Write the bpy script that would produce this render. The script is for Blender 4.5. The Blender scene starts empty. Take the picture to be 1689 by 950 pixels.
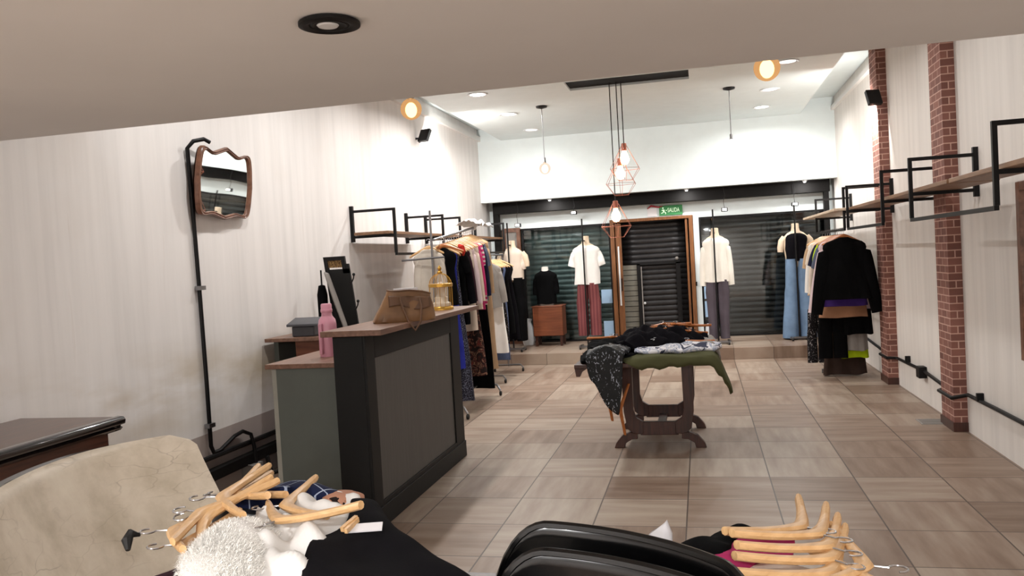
import bpy, math, random
from mathutils import Vector, Matrix, Euler, noise

SC = bpy.context.scene
COL = SC.collection
PI = math.pi
random.seed(7)

# ------------------------------------------------------------------ materials
def new_mat(name):
    m = bpy.data.materials.new(name); m.use_nodes = True
    nt = m.node_tree
    return m, nt, nt.nodes['Principled BSDF']

def srgb(c):
    return tuple(((x / 12.92) if x <= .04045 else ((x + .055) / 1.055) ** 2.4) for x in c) + (1.0,)

def N(nt, typ, **kw):
    n = nt.nodes.new(typ)
    for k, v in kw.items(): setattr(n, k, v)
    return n

def math_node(nt, op, a, b=None):
    n = N(nt, 'ShaderNodeMath', operation=op)
    for i, v in enumerate((a, b)):
        if v is None: continue
        if isinstance(v, (int, float)): n.inputs[i].default_value = v
        else: nt.links.new(v, n.inputs[i])
    return n.outputs[0]

def mixc(nt, fac, a, b, blend='MIX'):
    n = N(nt, 'ShaderNodeMix', data_type='RGBA', blend_type=blend)
    if isinstance(fac, (int, float)): n.inputs[0].default_value = fac
    else: nt.links.new(fac, n.inputs[0])
    for i, v in ((6, a), (7, b)):
        if isinstance(v, tuple): n.inputs[i].default_value = v
        else: nt.links.new(v, n.inputs[i])
    return n.outputs[2]

def noise_tex(nt, scale=(1, 1, 1), s=5.0, detail=3.0, rough=.55, world=False, distort=0.0):
    if world:
        src = N(nt, 'ShaderNodeNewGeometry').outputs['Position']
    else:
        src = N(nt, 'ShaderNodeTexCoord').outputs['Object']
    mp = N(nt, 'ShaderNodeMapping'); mp.inputs['Scale'].default_value = scale
    nt.links.new(src, mp.inputs[0])
    t = N(nt, 'ShaderNodeTexNoise')
    t.inputs['Scale'].default_value = s; t.inputs['Detail'].default_value = detail
    t.inputs['Roughness'].default_value = rough; t.inputs['Distortion'].default_value = distort
    nt.links.new(mp.outputs[0], t.inputs['Vector'])
    return t.outputs['Fac']

def ramp(nt, fac, stops):
    r = N(nt, 'ShaderNodeValToRGB')
    els = r.color_ramp.elements
    while len(els) < len(stops): els.new(.5)
    for e, (p, c) in zip(els, stops): e.position = p; e.color = c
    nt.links.new(fac, r.inputs[0])
    return r.outputs[0]

def bump(nt, b, h, strength=.2, dist=.01):
    n = N(nt, 'ShaderNodeBump'); n.inputs['Strength'].default_value = strength; n.inputs['Distance'].default_value = dist
    nt.links.new(h, n.inputs['Height']); nt.links.new(n.outputs[0], b.inputs['Normal'])

def plain(name, c, rough=.5, metal=0.0, spec=.5, var=.08, coat=0.0, vscale=6.0):
    m, nt, b = new_mat(name)
    f = noise_tex(nt, s=vscale)
    c1 = srgb(c); lo = tuple(x * (1 - var) for x in c1[:3]) + (1,); hi = tuple(min(1, x * (1 + var)) for x in c1[:3]) + (1,)
    nt.links.new(ramp(nt, f, [(.3, lo), (.7, hi)]), b.inputs['Base Color'])
    b.inputs['Roughness'].default_value = rough; b.inputs['Metallic'].default_value = metal
    b.inputs['Specular IOR Level'].default_value = spec; b.inputs['Coat Weight'].default_value = coat
    return m

def cloth(name, c, var=.18, rough=.92, weave=90.0, spec=.15):
    m, nt, b = new_mat(name)
    f = noise_tex(nt, s=7.0, detail=4)
    c1 = srgb(c); lo = tuple(x * (1 - var) for x in c1[:3]) + (1,); hi = tuple(min(1, x * (1 + var)) for x in c1[:3]) + (1,)
    nt.links.new(ramp(nt, f, [(.3, lo), (.7, hi)]), b.inputs['Base Color'])
    b.inputs['Roughness'].default_value = rough; b.inputs['Specular IOR Level'].default_value = spec
    bump(nt, b, noise_tex(nt, s=weave, detail=1), .25, .002)
    return m

def patterned(name, stops, s=18.0, scale=(1, 1, 1), rough=.9, distort=0.0, detail=2.0, metal=0.0, const=True):
    m, nt, b = new_mat(name)
    f = noise_tex(nt, scale=scale, s=s, detail=detail, distort=distort)
    c = ramp(nt, f, [(p, srgb(k)) for p, k in stops])
    if const:
        for n in nt.nodes:
            if n.type == 'VALTORGB': n.color_ramp.interpolation = 'CONSTANT'
    nt.links.new(c, b.inputs['Base Color'])
    b.inputs['Roughness'].default_value = rough; b.inputs['Metallic'].default_value = metal
    b.inputs['Specular IOR Level'].default_value = .3
    return m

def striped(name, ca, cb, axis, period, duty=.5, rough=.9):
    m, nt, b = new_mat(name)
    sep = N(nt, 'ShaderNodeSeparateXYZ')
    nt.links.new(N(nt, 'ShaderNodeTexCoord').outputs['Object'], sep.inputs[0])
    fr = math_node(nt, 'FRACT', math_node(nt, 'DIVIDE', math_node(nt, 'ADD', sep.outputs[axis], 50.0), period))
    k = math_node(nt, 'LESS_THAN', fr, duty)
    nt.links.new(mixc(nt, k, srgb(cb), srgb(ca)), b.inputs['Base Color'])
    b.inputs['Roughness'].default_value = rough; b.inputs['Specular IOR Level'].default_value = .15
    return m

def gridded(name, ca, cb, period, width, rough=.9, axes=(0, 1)):
    m, nt, b = new_mat(name)
    sep = N(nt, 'ShaderNodeSeparateXYZ')
    tc = N(nt, 'ShaderNodeTexCoord'); mp = N(nt, 'ShaderNodeMapping'); mp.inputs['Rotation'].default_value = (0, 0, .5)
    nt.links.new(tc.outputs['Object'], mp.inputs[0]); nt.links.new(mp.outputs[0], sep.inputs[0])
    ks = []
    for a in axes:
        fr = math_node(nt, 'FRACT', math_node(nt, 'DIVIDE', math_node(nt, 'ADD', sep.outputs[a], 50.0), period))
        ks.append(math_node(nt, 'LESS_THAN', fr, width))
    k = math_node(nt, 'MAXIMUM', ks[0], ks[1])
    nt.links.new(mixc(nt, k, srgb(ca), srgb(cb)), b.inputs['Base Color'])
    b.inputs['Roughness'].default_value = rough; b.inputs['Specular IOR Level'].default_value = .2
    return m

def wood(name, c, c2, scale=(1, 12, 12), s=3.0, rough=.45, coat=0.0):
    m, nt, b = new_mat(name)
    f = noise_tex(nt, scale=scale, s=s, detail=6, rough=.6, distort=.4)
    nt.links.new(ramp(nt, f, [(.3, srgb(c2)), (.65, srgb(c))]), b.inputs['Base Color'])
    b.inputs['Roughness'].default_value = rough; b.inputs['Coat Weight'].default_value = coat
    bump(nt, b, f, .12, .004)
    return m

def emit(name, c, strength):
    m, nt, b = new_mat(name)
    b.inputs['Base Color'].default_value = (c[0], c[1], c[2], 1)
    b.inputs['Emission Color'].default_value = (c[0], c[1], c[2], 1)
    b.inputs['Emission Strength'].default_value = strength
    return m

def wall_mat(name, base, dark, band=False, streak=1.0, stain=.25):
    m, nt, b = new_mat(name)
    f1 = noise_tex(nt, scale=(6, 6, .3), s=1.6, detail=6, world=True)
    col = ramp(nt, f1, [(.25, srgb(tuple(x * (1 - .045 * streak) for x in base))), (.5, srgb(base)), (.75, srgb(tuple(min(1, x * 1.03) for x in base)))])
    f2 = noise_tex(nt, scale=(1, .8, .8), s=1.1, detail=4, world=True)
    k = ramp(nt, f2, [(.55, (0, 0, 0, 1)), (.75, (1, 1, 1, 1))])
    kk = math_node(nt, 'MULTIPLY', k, stain)
    col = mixc(nt, kk, col, srgb(dark))
    if band:
        sep = N(nt, 'ShaderNodeSeparateXYZ'); nt.links.new(N(nt, 'ShaderNodeNewGeometry').outputs['Position'], sep.inputs[0])
        bk = math_node(nt, 'LESS_THAN', sep.outputs[2], .49)
        col = mixc(nt, math_node(nt, 'MULTIPLY', bk, .75), col, srgb((.60, .53, .50)))
        # long yellowish damp stain between about 0.6 and 1.0 m
        f3 = noise_tex(nt, scale=(1, .5, 1.6), s=1.7, detail=5, world=True)
        hz = math_node(nt, 'SUBTRACT', 1.0, math_node(nt, 'MULTIPLY', math_node(nt, 'ABSOLUTE', math_node(nt, 'SUBTRACT', sep.outputs[2], .85)), 2.6))
        sk = math_node(nt, 'MULTIPLY', math_node(nt, 'MAXIMUM', hz, 0.0), ramp(nt, f3, [(.4, (0, 0, 0, 1)), (.65, (1, 1, 1, 1))]))
        col = mixc(nt, math_node(nt, 'MULTIPLY', sk, .85), col, srgb((.74, .67, .56)))
        sx = noise_tex(nt, scale=(1, 14, .7), s=1.2, detail=3, world=True)
        st = ramp(nt, sx, [(.68, (0, 0, 0, 1)), (.82, (1, 1, 1, 1))])
        col = mixc(nt, math_node(nt, 'MULTIPLY', st, .35), col, srgb((.70, .63, .57)))
    nt.links.new(col, b.inputs['Base Color'])
    b.inputs['Roughness'].default_value = .75; b.inputs['Specular IOR Level'].default_value = .3
    bump(nt, b, f1, .06, .01)
    return m

def floor_mat(name, T=.55, ox=-.1598, oy=.4955, vertical=False):
    m, nt, b = new_mat(name)
    sep = N(nt, 'ShaderNodeSeparateXYZ'); geo = N(nt, 'ShaderNodeNewGeometry'); nt.links.new(geo.outputs['Position'], sep.inputs[0])
    u = math_node(nt, 'DIVIDE', math_node(nt, 'SUBTRACT', sep.outputs[0], ox), T)
    v = math_node(nt, 'DIVIDE', math_node(nt, 'SUBTRACT', sep.outputs[1], oy), T)
    fu, fv = math_node(nt, 'FRACT', math_node(nt, 'ADD', u, 100.0)), math_node(nt, 'FRACT', math_node(nt, 'ADD', v, 100.0))
    iu, iv = math_node(nt, 'FLOOR', u), math_node(nt, 'FLOOR', v)
    cmb = N(nt, 'ShaderNodeCombineXYZ'); nt.links.new(iu, cmb.inputs[0]); nt.links.new(iv, cmb.inputs[1])
    wn = N(nt, 'ShaderNodeTexWhiteNoise', noise_dimensions='2D'); nt.links.new(cmb.outputs[0], wn.inputs['Vector'])
    wn2 = N(nt, 'ShaderNodeTexWhiteNoise', noise_dimensions='3D')
    add = N(nt, 'ShaderNodeVectorMath', operation='ADD'); add.inputs[1].default_value = (3, 7, 11)
    nt.links.new(cmb.outputs[0], add.inputs[0]); nt.links.new(add.outputs[0], wn2.inputs['Vector'])
    # streak direction turns tile by tile
    ax = noise_tex(nt, scale=(1, 7, 1), s=1.3, detail=5, world=True)
    ay = noise_tex(nt, scale=(7, 1, 1), s=1.3, detail=5, world=True)
    sel = math_node(nt, 'GREATER_THAN', wn2.outputs[0], .45)
    st = N(nt, 'ShaderNodeMix'); nt.links.new(sel, st.inputs[0]); nt.links.new(ax, st.inputs[2]); nt.links.new(ay, st.inputs[3])
    fac = math_node(nt, 'ADD', math_node(nt, 'MULTIPLY', st.outputs[0], .75), math_node(nt, 'MULTIPLY', wn.outputs[0], .32))
    col = ramp(nt, fac, [(.26, srgb((.44, .355, .295))), (.5, srgb((.555, .475, .415))), (.78, srgb((.66, .60, .54)))])
    g = .008
    e = math_node(nt, 'MAXIMUM', math_node(nt, 'MAXIMUM', math_node(nt, 'LESS_THAN', fu, g), math_node(nt, 'GREATER_THAN', fu, 1 - g)),
                  math_node(nt, 'MAXIMUM', math_node(nt, 'LESS_THAN', fv, g), math_node(nt, 'GREATER_THAN', fv, 1 - g)))
    if vertical: e = math_node(nt, 'LESS_THAN', fu, g * 1.5)
    col = mixc(nt, e, col, srgb((.32, .27, .24)))
    nt.links.new(col, b.inputs['Base Color'])
    b.inputs['Roughness'].default_value = .42; b.inputs['Specular IOR Level'].default_value = .35
    bump(nt, b, math_node(nt, 'SUBTRACT', 1.0, e), .3, .003)
    return m

def brick_mat():
    m, nt, b = new_mat('brick')
    sep = N(nt, 'ShaderNodeSeparateXYZ'); nt.links.new(N(nt, 'ShaderNodeNewGeometry').outputs['Position'], sep.inputs[0])
    cmb = N(nt, 'ShaderNodeCombineXYZ')
    nt.links.new(math_node(nt, 'SUBTRACT', sep.outputs[1], sep.outputs[0]), cmb.inputs[0]); nt.links.new(sep.outputs[2], cmb.inputs[1])
    t = N(nt, 'ShaderNodeTexBrick')
    t.inputs['Color1'].default_value = srgb((.55, .375, .33)); t.inputs['Color2'].default_value = srgb((.40, .26, .23))
    t.inputs['Mortar'].default_value = srgb((.80, .66, .60)); t.inputs['Scale'].default_value = 1.0
    t.inputs['Brick Width'].default_value = .15; t.inputs['Row Height'].default_value = .062; t.inputs['Mortar Size'].default_value = .0045
    nt.links.new(cmb.outputs[0], t.inputs['Vector'])
    f = noise_tex(nt, s=14.0, world=True)
    nt.links.new(mixc(nt, math_node(nt, 'MULTIPLY', f, .35), t.outputs['Color'], srgb((.62, .40, .35))), b.inputs['Base Color'])
    b.inputs['Roughness'].default_value = .8
    bump(nt, b, math_node(nt, 'SUBTRACT', 1.0, t.outputs['Fac']), .5, .006)
    return m

def glass_mat(name, tint=(.9, .95, .95), refl=.12):
    m, nt, b = new_mat(name)
    nt.nodes.remove(b)
    tr = N(nt, 'ShaderNodeBsdfTransparent'); tr.inputs[0].default_value = tint + (1,)
    gl = N(nt, 'ShaderNodeBsdfGlossy'); gl.inputs['Roughness'].default_value = .03
    fr = N(nt, 'ShaderNodeFresnel'); fr.inputs[0].default_value = 1.45
    f2 = math_node(nt, 'MULTIPLY', fr.outputs[0], refl / .04 * .5)
    mx = N(nt, 'ShaderNodeMixShader'); nt.links.new(f2, mx.inputs[0]); nt.links.new(tr.outputs[0], mx.inputs[1]); nt.links.new(gl.outputs[0], mx.inputs[2])
    nt.links.new(mx.outputs[0], nt.nodes['Material Output'].inputs[0])
    return m

M = dict(
    wall_l=wall_mat('plaster_left', (.90, .883, .872), (.83, .78, .73), band=True),
    wall_r=wall_mat('plaster_right', (.885, .865, .845), (.82, .77, .72), stain=.2),
    white=plain('white_paint', (.87, .905, .91), .7, var=.02),
    soffit=plain('grey_white_paint', (.88, .872, .862), .8, var=.03, vscale=1.5),
    floor=floor_mat('tile_floor'), step=floor_mat('tile_step', vertical=True),
    brick=brick_mat(),
    black_metal=plain('black_steel', (.06, .055, .06), .5, spec=.25, var=.15),
    black_beam=plain('black_beam', (.05, .042, .04), .7, spec=.2, var=.2),
    chrome=plain('chrome', (.75, .75, .76), .22, metal=1.0),
    dull_chrome=plain('dull_steel', (.55, .55, .56), .35, metal=1.0),
    shelf=wood('shelf_wood', (.60, .45, .33), (.42, .30, .21), scale=(10, 1, 10)),
    pale_shelf=wood('pale_shelf_wood', (.86, .78, .69), (.72, .63, .54), scale=(10, 1, 10)),
    hanger=wood('hanger_wood', (.89, .73, .53), (.79, .61, .41), scale=(2, 14, 14), s=4, rough=.4),
    hanger_d=wood('hanger_wood_dark', (.76, .47, .24), (.62, .34, .15), scale=(2, 14, 14), s=4, rough=.4),
    dark_wood=wood('dark_wood', (.30, .165, .125), (.17, .085, .06), scale=(12, 12, 1), rough=.35),
    mahog=wood('mahogany', (.34, .18, .11), (.20, .095, .055), scale=(14, 1, 14), rough=.3, coat=.3),
    mahog_trim=plain('dark_trim', (.09, .06, .06), .15, coat=.8, var=.2),
    top_wood=wood('counter_wood', (.52, .385, .315), (.40, .285, .225), scale=(12, 1, 12), rough=.4),
    door_wood=wood('door_wood', (.56, .36, .20), (.40, .24, .12), scale=(14, 14, 1), rough=.45),
    stool_wood=wood('stool_wood', (.50, .28, .17), (.38, .19, .11), scale=(1, 12, 12), rough=.4),
    frame_wood=wood('mirror_wood', (.50, .34, .26), (.34, .21, .15), scale=(6, 6, 6), rough=.35),
    counter_black=plain('counter_black', (.08, .08, .078), .55, spec=.25, var=.15),
    counter_grey=wood('counter_grey', (.335, .325, .31), (.305, .295, .28), scale=(25, 25, 1), s=2, rough=.6),
    counter_side=plain('counter_side', (.34, .355, .33), .6, var=.06),
    counter_edge=plain('counter_edge', (.58, .57, .53), .6),
    beige=None,
    mann=plain('mannequin_cream', (.86, .78, .68), .5, var=.04),
    mann_white=plain('mannequin_white', (.90, .88, .85), .5, var=.03),
    gold=plain('gold_wire', (.80, .62, .28), .3, metal=.8),
    cream=plain('cream_ornament', (.88, .82, .73), .5, var=.06),
    copper=plain('copper_wire', (.66, .42, .35), .4, metal=.6),
    pink=plain('pink_enamel', (.83, .58, .65), .4, var=.04),
    bag=plain('tan_leather', (.50, .36, .23), .45, var=.22, vscale=9),
    bag_d=plain('brown_leather', (.38, .26, .17), .5, var=.2),
    paper=plain('white_paper', (.90, .89, .90), .8, var=.03),
    bluepaper=plain('light_blue_paper', (.62, .74, .86), .8, var=.05),
    printer=plain('printer_plastic', (.27, .27, .29), .5, var=.1),
    gloss_black=plain('gloss_black_plastic', (.018, .018, .02), .2, spec=.4, coat=.15, var=.1),
    shut_dark=plain('shutter_dark', (.20, .195, .20), .42, metal=.5, var=.2),
    shut_teal=plain('shutter_teal', (.36, .42, .415), .45, metal=.3, var=.15),
    shut_grey=plain('shutter_grey', (.25, .255, .26), .42, metal=.5, var=.2),
    shut_pale=plain('shutter_pale', (.50, .49, .45), .5, metal=.2, var=.12),
    glass=glass_mat('window_glass', (.92, .95, .95), .10),
    glass_c=glass_mat('clear_glass', (.97, .98, .98), .08),
    mirror=None,
    lamp_on=emit('lamp_white', (1, .96, .90), 14.0),
    lamp_dim=emit('lamp_dim', (1, .97, .93), 1.5),
    bulb=emit('bulb_warm', (1.0, .62, .33), 22.0),
    bulb_o=emit('bulb_orange', (1.0, .66, .36), 12.0),
    green=emit('exit_green', (.03, .20, .06), .15),
    sign_white=emit('exit_white', (.75, .95, .70), .5),
    rubber=plain('black_rubber', (.06, .06, .06), .7),
    box_grey=plain('grey_plastic', (.55, .53, .51), .6),
    white_pl=plain('white_plastic', (.86, .87, .88), .35, var=.05),
    red=plain('red_ribbon', (.72, .22, .26), .7),
)
m, nt, b = new_mat('mirror_glass'); b.inputs['Metallic'].default_value = 1; b.inputs['Roughness'].default_value = .02
b.inputs['Base Color'].default_value = (.88, .9, .89, 1); bump(nt, b, noise_tex(nt, s=2.2, detail=0), .03, .03); M['mirror'] = m
m, nt, b = new_mat('worn_leatherette')
f = noise_tex(nt, s=5.0, detail=6, rough=.65)
col = ramp(nt, f, [(.3, srgb((.72, .67, .59))), (.55, srgb((.82, .77, .70))), (.75, srgb((.86, .82, .75)))])
vt = N(nt, 'ShaderNodeTexVoronoi', feature='DISTANCE_TO_EDGE'); vt.inputs['Scale'].default_value = 5.0
tc = N(nt, 'ShaderNodeTexCoord'); mp = N(nt, 'ShaderNodeMapping'); mp.inputs['Scale'].default_value = (1, .6, 2.6)
nt.links.new(tc.outputs['Object'], mp.inputs[0])
dn = N(nt, 'ShaderNodeTexNoise'); dn.inputs['Scale'].default_value = 6.0; nt.links.new(mp.outputs[0], dn.inputs['Vector'])
va = N(nt, 'ShaderNodeVectorMath', operation='MULTIPLY_ADD'); va.inputs[1].default_value = (.22, .22, .22)
nt.links.new(dn.outputs['Color'], va.inputs[0]); nt.links.new(mp.outputs[0], va.inputs[2]); nt.links.new(va.outputs[0], vt.inputs['Vector'])
ck = ramp(nt, vt.outputs['Distance'], [(0, (1, 1, 1, 1)), (.022, (0, 0, 0, 1))])
cm = ramp(nt, noise_tex(nt, s=3.0, detail=2), [(.45, (0, 0, 0, 1)), (.6, (1, 1, 1, 1))])
kk = math_node(nt, 'MULTIPLY', math_node(nt, 'MULTIPLY', ck, cm), .38)
nt.links.new(mixc(nt, kk, col, srgb((.42, .34, .27))), b.inputs['Base Color'])
b.inputs['Roughness'].default_value = .55; bump(nt, b, f, .2, .004); M['beige'] = m

C = lambda name, c, **k: cloth(name, c, **k)
CL = dict(
    black=C('cloth_black', (.045, .045, .05), spec=.06), ink=C('cloth_ink', (.06, .055, .07), spec=.06), white=C('cloth_white', (.90, .89, .875), var=.04),
    cream=C('cloth_cream', (.83, .77, .71), var=.06), offwhite=C('cloth_offwhite', (.80, .76, .71), var=.06), beige=C('cloth_beige', (.71, .60, .48), var=.08),
    tan=C('cloth_tan', (.62, .46, .35), var=.1), pinkc=C('cloth_pink', (.82, .74, .75), var=.05), magenta=C('cloth_magenta', (.72, .22, .42), var=.08),
    blue=C('cloth_blue', (.16, .19, .55)), navy=C('cloth_navy', (.12, .13, .22)), slate=C('cloth_slate', (.33, .36, .43)), grey=C('cloth_grey', (.55, .53, .51), var=.08),
    greyd=C('cloth_greyd', (.33, .30, .33), var=.1), red=C('cloth_red', (.72, .20, .16)), plum=C('cloth_plum', (.20, .10, .14)), purple=C('cloth_purple', (.24, .15, .42)),
    denim=C('cloth_denim', (.46, .56, .68), var=.15), denim2=C('cloth_denim_dark', (.33, .38, .50), var=.15), olive=C('cloth_olive', (.29, .29, .19), var=.1),
    lime=C('cloth_lime', (.66, .76, .10), var=.08), brown=C('cloth_brown', (.22, .17, .15), var=.2), wine=striped('cloth_plaid', (.48, .28, .28), (.41, .22, .23), 0, .05),
    rose=C('cloth_rose', (.70, .45, .38), var=.1), ivory=C('cloth_ivory', (.92, .90, .86), var=.03), leather=plain('black_leather', (.13, .14, .16), .38, var=.2),
    floral=patterned('cloth_floral', [(0, (.13, .09, .09)), (.47, (.30, .16, .14)), (.55, (.55, .42, .34)), (.60, (.16, .12, .12)), (.66, (.45, .20, .17))], s=14, distort=1.2),
    sequin=patterned('cloth_sequin', [(0, (.14, .14, .18)), (.5, (.24, .25, .32)), (.6, (.58, .60, .68))], s=120, rough=.35, metal=.5),
    sequin_b=patterned('cloth_sequin_black', [(0, (.03, .03, .035)), (.57, (.06, .06, .07)), (.64, (.62, .64, .68))], s=45, scale=(1, 1, .5), rough=.55, distort=1.5),
    leopard=patterned('cloth_leopard', [(0, (.72, .52, .42)), (.55, (.12, .07, .06))], s=22),
    grid=gridded('cloth_grid', (.10, .13, .25), (.66, .70, .78), .055, .07),
    stripes=striped('cloth_stripes', (.72, .22, .42), (.85, .80, .78), 2, .05, .55),
    marble=patterned('cloth_marble', [(0, (.80, .79, .80)), (.42, (.60, .62, .68)), (.52, (.83, .82, .83)), (.60, (.22, .23, .30))], s=7, distort=2.0),
    dots=patterned('cloth_dots', [(0, (.09, .08, .09)), (.62, (.6, .58, .58))], s=60),
)

# ------------------------------------------------------------------ mesh helper
class MB:
    def __init__(s): s.v = []; s.f = []
    def add(s, vs, fs):
        o = len(s.v); s.v += [Vector(p) for p in vs]; s.f += [tuple(i + o for i in q) for q in fs]; return s
    def box(s, lo, hi):
        x0, y0, z0 = lo; x1, y1, z1 = hi
        return s.add([(x0, y0, z0), (x1, y0, z0), (x1, y1, z0), (x0, y1, z0), (x0, y0, z1), (x1, y0, z1), (x1, y1, z1), (x0, y1, z1)],
                     [(0, 3, 2, 1), (4, 5, 6, 7), (0, 1, 5, 4), (1, 2, 6, 5), (2, 3, 7, 6), (3, 0, 4, 7)])
    def bar(s, p, q, w, h=None, up=(0, 0, 1)):
        p, q = Vector(p), Vector(q); h = w if h is None else h
        d = (q - p).normalized(); up = Vector(up)
        if abs(d.dot(up)) > .95: up = Vector((0, 1, 0))
        a = d.cross(up).normalized() * (w / 2); c = a.cross(d).normalized() * (h / 2)
        vs = [p - a - c, p + a - c, p + a + c, p - a + c, q - a - c, q + a - c, q + a + c, q - a + c]
        return s.add(vs, [(0, 1, 2, 3), (7, 6, 5, 4), (0, 4, 5, 1), (1, 5, 6, 2), (2, 6, 7, 3), (3, 7, 4, 0)])
    def loft(s, rings, cap=True, closed=False):
        n = len(rings[0]); o = len(s.v)
        for r in rings: s.v += [Vector(p) for p in r]
        R = len(rings); rng = range(R) if closed else range(R - 1)
        for i in rng:
            j = (i + 1) % R
            for k in range(n):
                k2 = (k + 1) % n
                s.f.append((o + i * n + k, o + i * n + k2, o + j * n + k2, o + j * n + k))
        if cap and not closed:
            s.f.append(tuple(o + k for k in reversed(range(n)))); s.f.append(tuple(o + (R - 1) * n + k for k in range(n)))
        return s
    def tube(s, pts, r, n=8, closed=False, flat=1.0):
        pts = [Vector(p) for p in pts]; rings = []; L = len(pts); prev = None
        for i, p in enumerate(pts):
            a = pts[(i - 1) % L] if (closed or i > 0) else p; c = pts[(i + 1) % L] if (closed or i < L - 1) else p
            d = (c - a).normalized()
            if prev is None:
                u = Vector((0, 0, 1)) if abs(d.z) < .9 else Vector((0, 1, 0))
            else: u = prev
            a1 = d.cross(u).normalized(); u1 = a1.cross(d).normalized(); prev = u1
            rr = r[i] if isinstance(r, (list, tuple)) else r
            rings.append([p + a1 * (math.cos(2 * PI * k / n) * rr) + u1 * (math.sin(2 * PI * k / n) * rr * flat) for k in range(n)])
        return s.loft(rings, True, closed)
    def lathe(s, prof, c=(0, 0, 0), n=24):
        c = Vector(c)
        return s.loft([[c + Vector((r * math.cos(2 * PI * k / n), r * math.sin(2 * PI * k / n), z)) for k in range(n)] for r, z in prof])
    def prism(s, poly, a, b, plane='XZ'):
        def P(u, v, w): return {'XZ': (u, w, v), 'YZ': (w, u, v), 'XY': (u, v, w)}[plane]
        n = len(poly)
        vs = [P(u, v, a) for u, v in poly] + [P(u, v, b) for u, v in poly]
        fs = [tuple(range(n)), tuple(reversed(range(n, 2 * n)))] + [(i, n + i, n + (i + 1) % n, (i + 1) % n) for i in range(n)]
        return s.add(vs, fs)
    def sphere(s, c, r, n=16, m=10, sz=1.0):
        return s.lathe([(max(1e-4, r * math.sin(PI * i / m)), -r * sz * math.cos(PI * i / m)) for i in range(m + 1)], c, n)
    def grid(s, fn, nu, nv):
        o = len(s.v)
        for i in range(nu + 1):
            for j in range(nv + 1): s.v.append(Vector(fn(i / nu, j / nv)))
        for i in range(nu):
            for j in range(nv):
                a = o + i * (nv + 1) + j; s.f.append((a, a + 1, a + nv + 2, a + nv + 1))
        return s
    def move(s, mat):
        s.v = [mat @ p for p in s.v]; return s
    def build(s, name, mat, parent=None, local=False, smooth=True, ang=40, bevel=0, origin=None, sub=0, solid=0, label=None):
        vs = s.v; loc = Vector((0, 0, 0))
        if parent is not None and not local:
            inv = (Matrix.Translation(parent.location) @ parent.rotation_euler.to_matrix().to_4x4()).inverted()
            if parent.parent is not None:
                pp = parent.parent
                inv = (Matrix.Translation(pp.location) @ pp.rotation_euler.to_matrix().to_4x4() @ Matrix.Translation(parent.location) @ parent.rotation_euler.to_matrix().to_4x4()).inverted()
            vs = [inv @ p for p in vs]
        elif parent is None and not local:
            if origin is None:
                xs = [p.x for p in vs]; ys = [p.y for p in vs]; zs = [p.z for p in vs]
                origin = ((min(xs) + max(xs)) / 2, (min(ys) + max(ys)) / 2, min(zs))
            loc = Vector(origin); vs = [p - loc for p in vs]
        me = bpy.data.meshes.new(name)
        me.from_pydata([tuple(p) for p in vs], [], s.f); me.update()
        import bmesh
        bm = bmesh.new(); bm.from_mesh(me); bmesh.ops.recalc_face_normals(bm, faces=bm.faces); bm.to_mesh(me); bm.free()
        if smooth:
            me.shade_smooth(); me.set_sharp_from_angle(angle=math.radians(ang))
        me.materials.append(mat)
        o = bpy.data.objects.new(name, me); COL.objects.link(o); o.location = loc
        if parent is not None: o.parent = parent
        if solid:
            md = o.modifiers.new('thickness', 'SOLIDIFY'); md.thickness = solid; md.offset = 0
        if bevel:
            md = o.modifiers.new('bevel', 'BEVEL'); md.width = bevel; md.segments = 2; md.limit_method = 'ANGLE'
        if sub:
            md = o.modifiers.new('sub', 'SUBSURF'); md.levels = sub; md.render_levels = sub
        if label: o['label'] = label
        return o

def tag(o, label, cat, group=None, kind=None):
    o['label'] = label; o['category'] = cat
    if group: o['group'] = group
    if kind: o['kind'] = kind
    return o
def thing(name, loc, label, cat, group=None, rz=0.0):
    o = bpy.data.objects.new(name, None); COL.objects.link(o); o.location = loc; o.rotation_euler = (0, 0, rz); o.empty_display_size = .05
    return tag(o, label, cat, group)
def struct(mb, name, mat, label=None, **k):
    o = mb.build(name, mat, origin=(0, 0, 0), **k); o['kind'] = 'structure'
    if label: o['label'] = label
    return o
def dup(root, loc, rot, label, group=None):
    r = root.copy(); COL.objects.link(r); r.location = loc; r.rotation_euler = rot; r['label'] = label
    if group: r['group'] = group
    for ch in list(root.children):
        c = ch.copy(); COL.objects.link(c); c.parent = r
        for g in list(ch.children):
            d = g.copy(); COL.objects.link(d); d.parent = c
    return r
def setmat(o, m):
    o.material_slots[0].link = 'OBJECT'; o.material_slots[0].material = m

XL, XR = -3.522, 2.059
# ------------------------------------------------------------------ room shell
struct(MB().box((XL - .2, -3.2, -.1), (XR + .2, 14.4, 0)), 'floor', M['floor'], smooth=False)
struct(MB().box((XL, 12.38, 0), (XR, 14.3, .172)), 'floor_display_step', M['step'], label='raised tiled display step along the shop window', bevel=.004)
struct(MB().box((XL - .2, -3.2, 0), (XL, 14.4, 4.0)), 'wall_left', M['wall_l'], smooth=False)
struct(MB().box((XR, -3.2, 0), (XR + .2, 14.4, 4.0)), 'wall_right', M['wall_r'], smooth=False)
struct(MB().box((XL, -3.4, 0), (XR, -3.2, 4.0)), 'wall_rear', M['wall_r'], smooth=False)
struct(MB().box((XL, -3.2, 3.80), (XR, 14.4, 3.95)), 'ceiling', M['white'], smooth=False)
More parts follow.
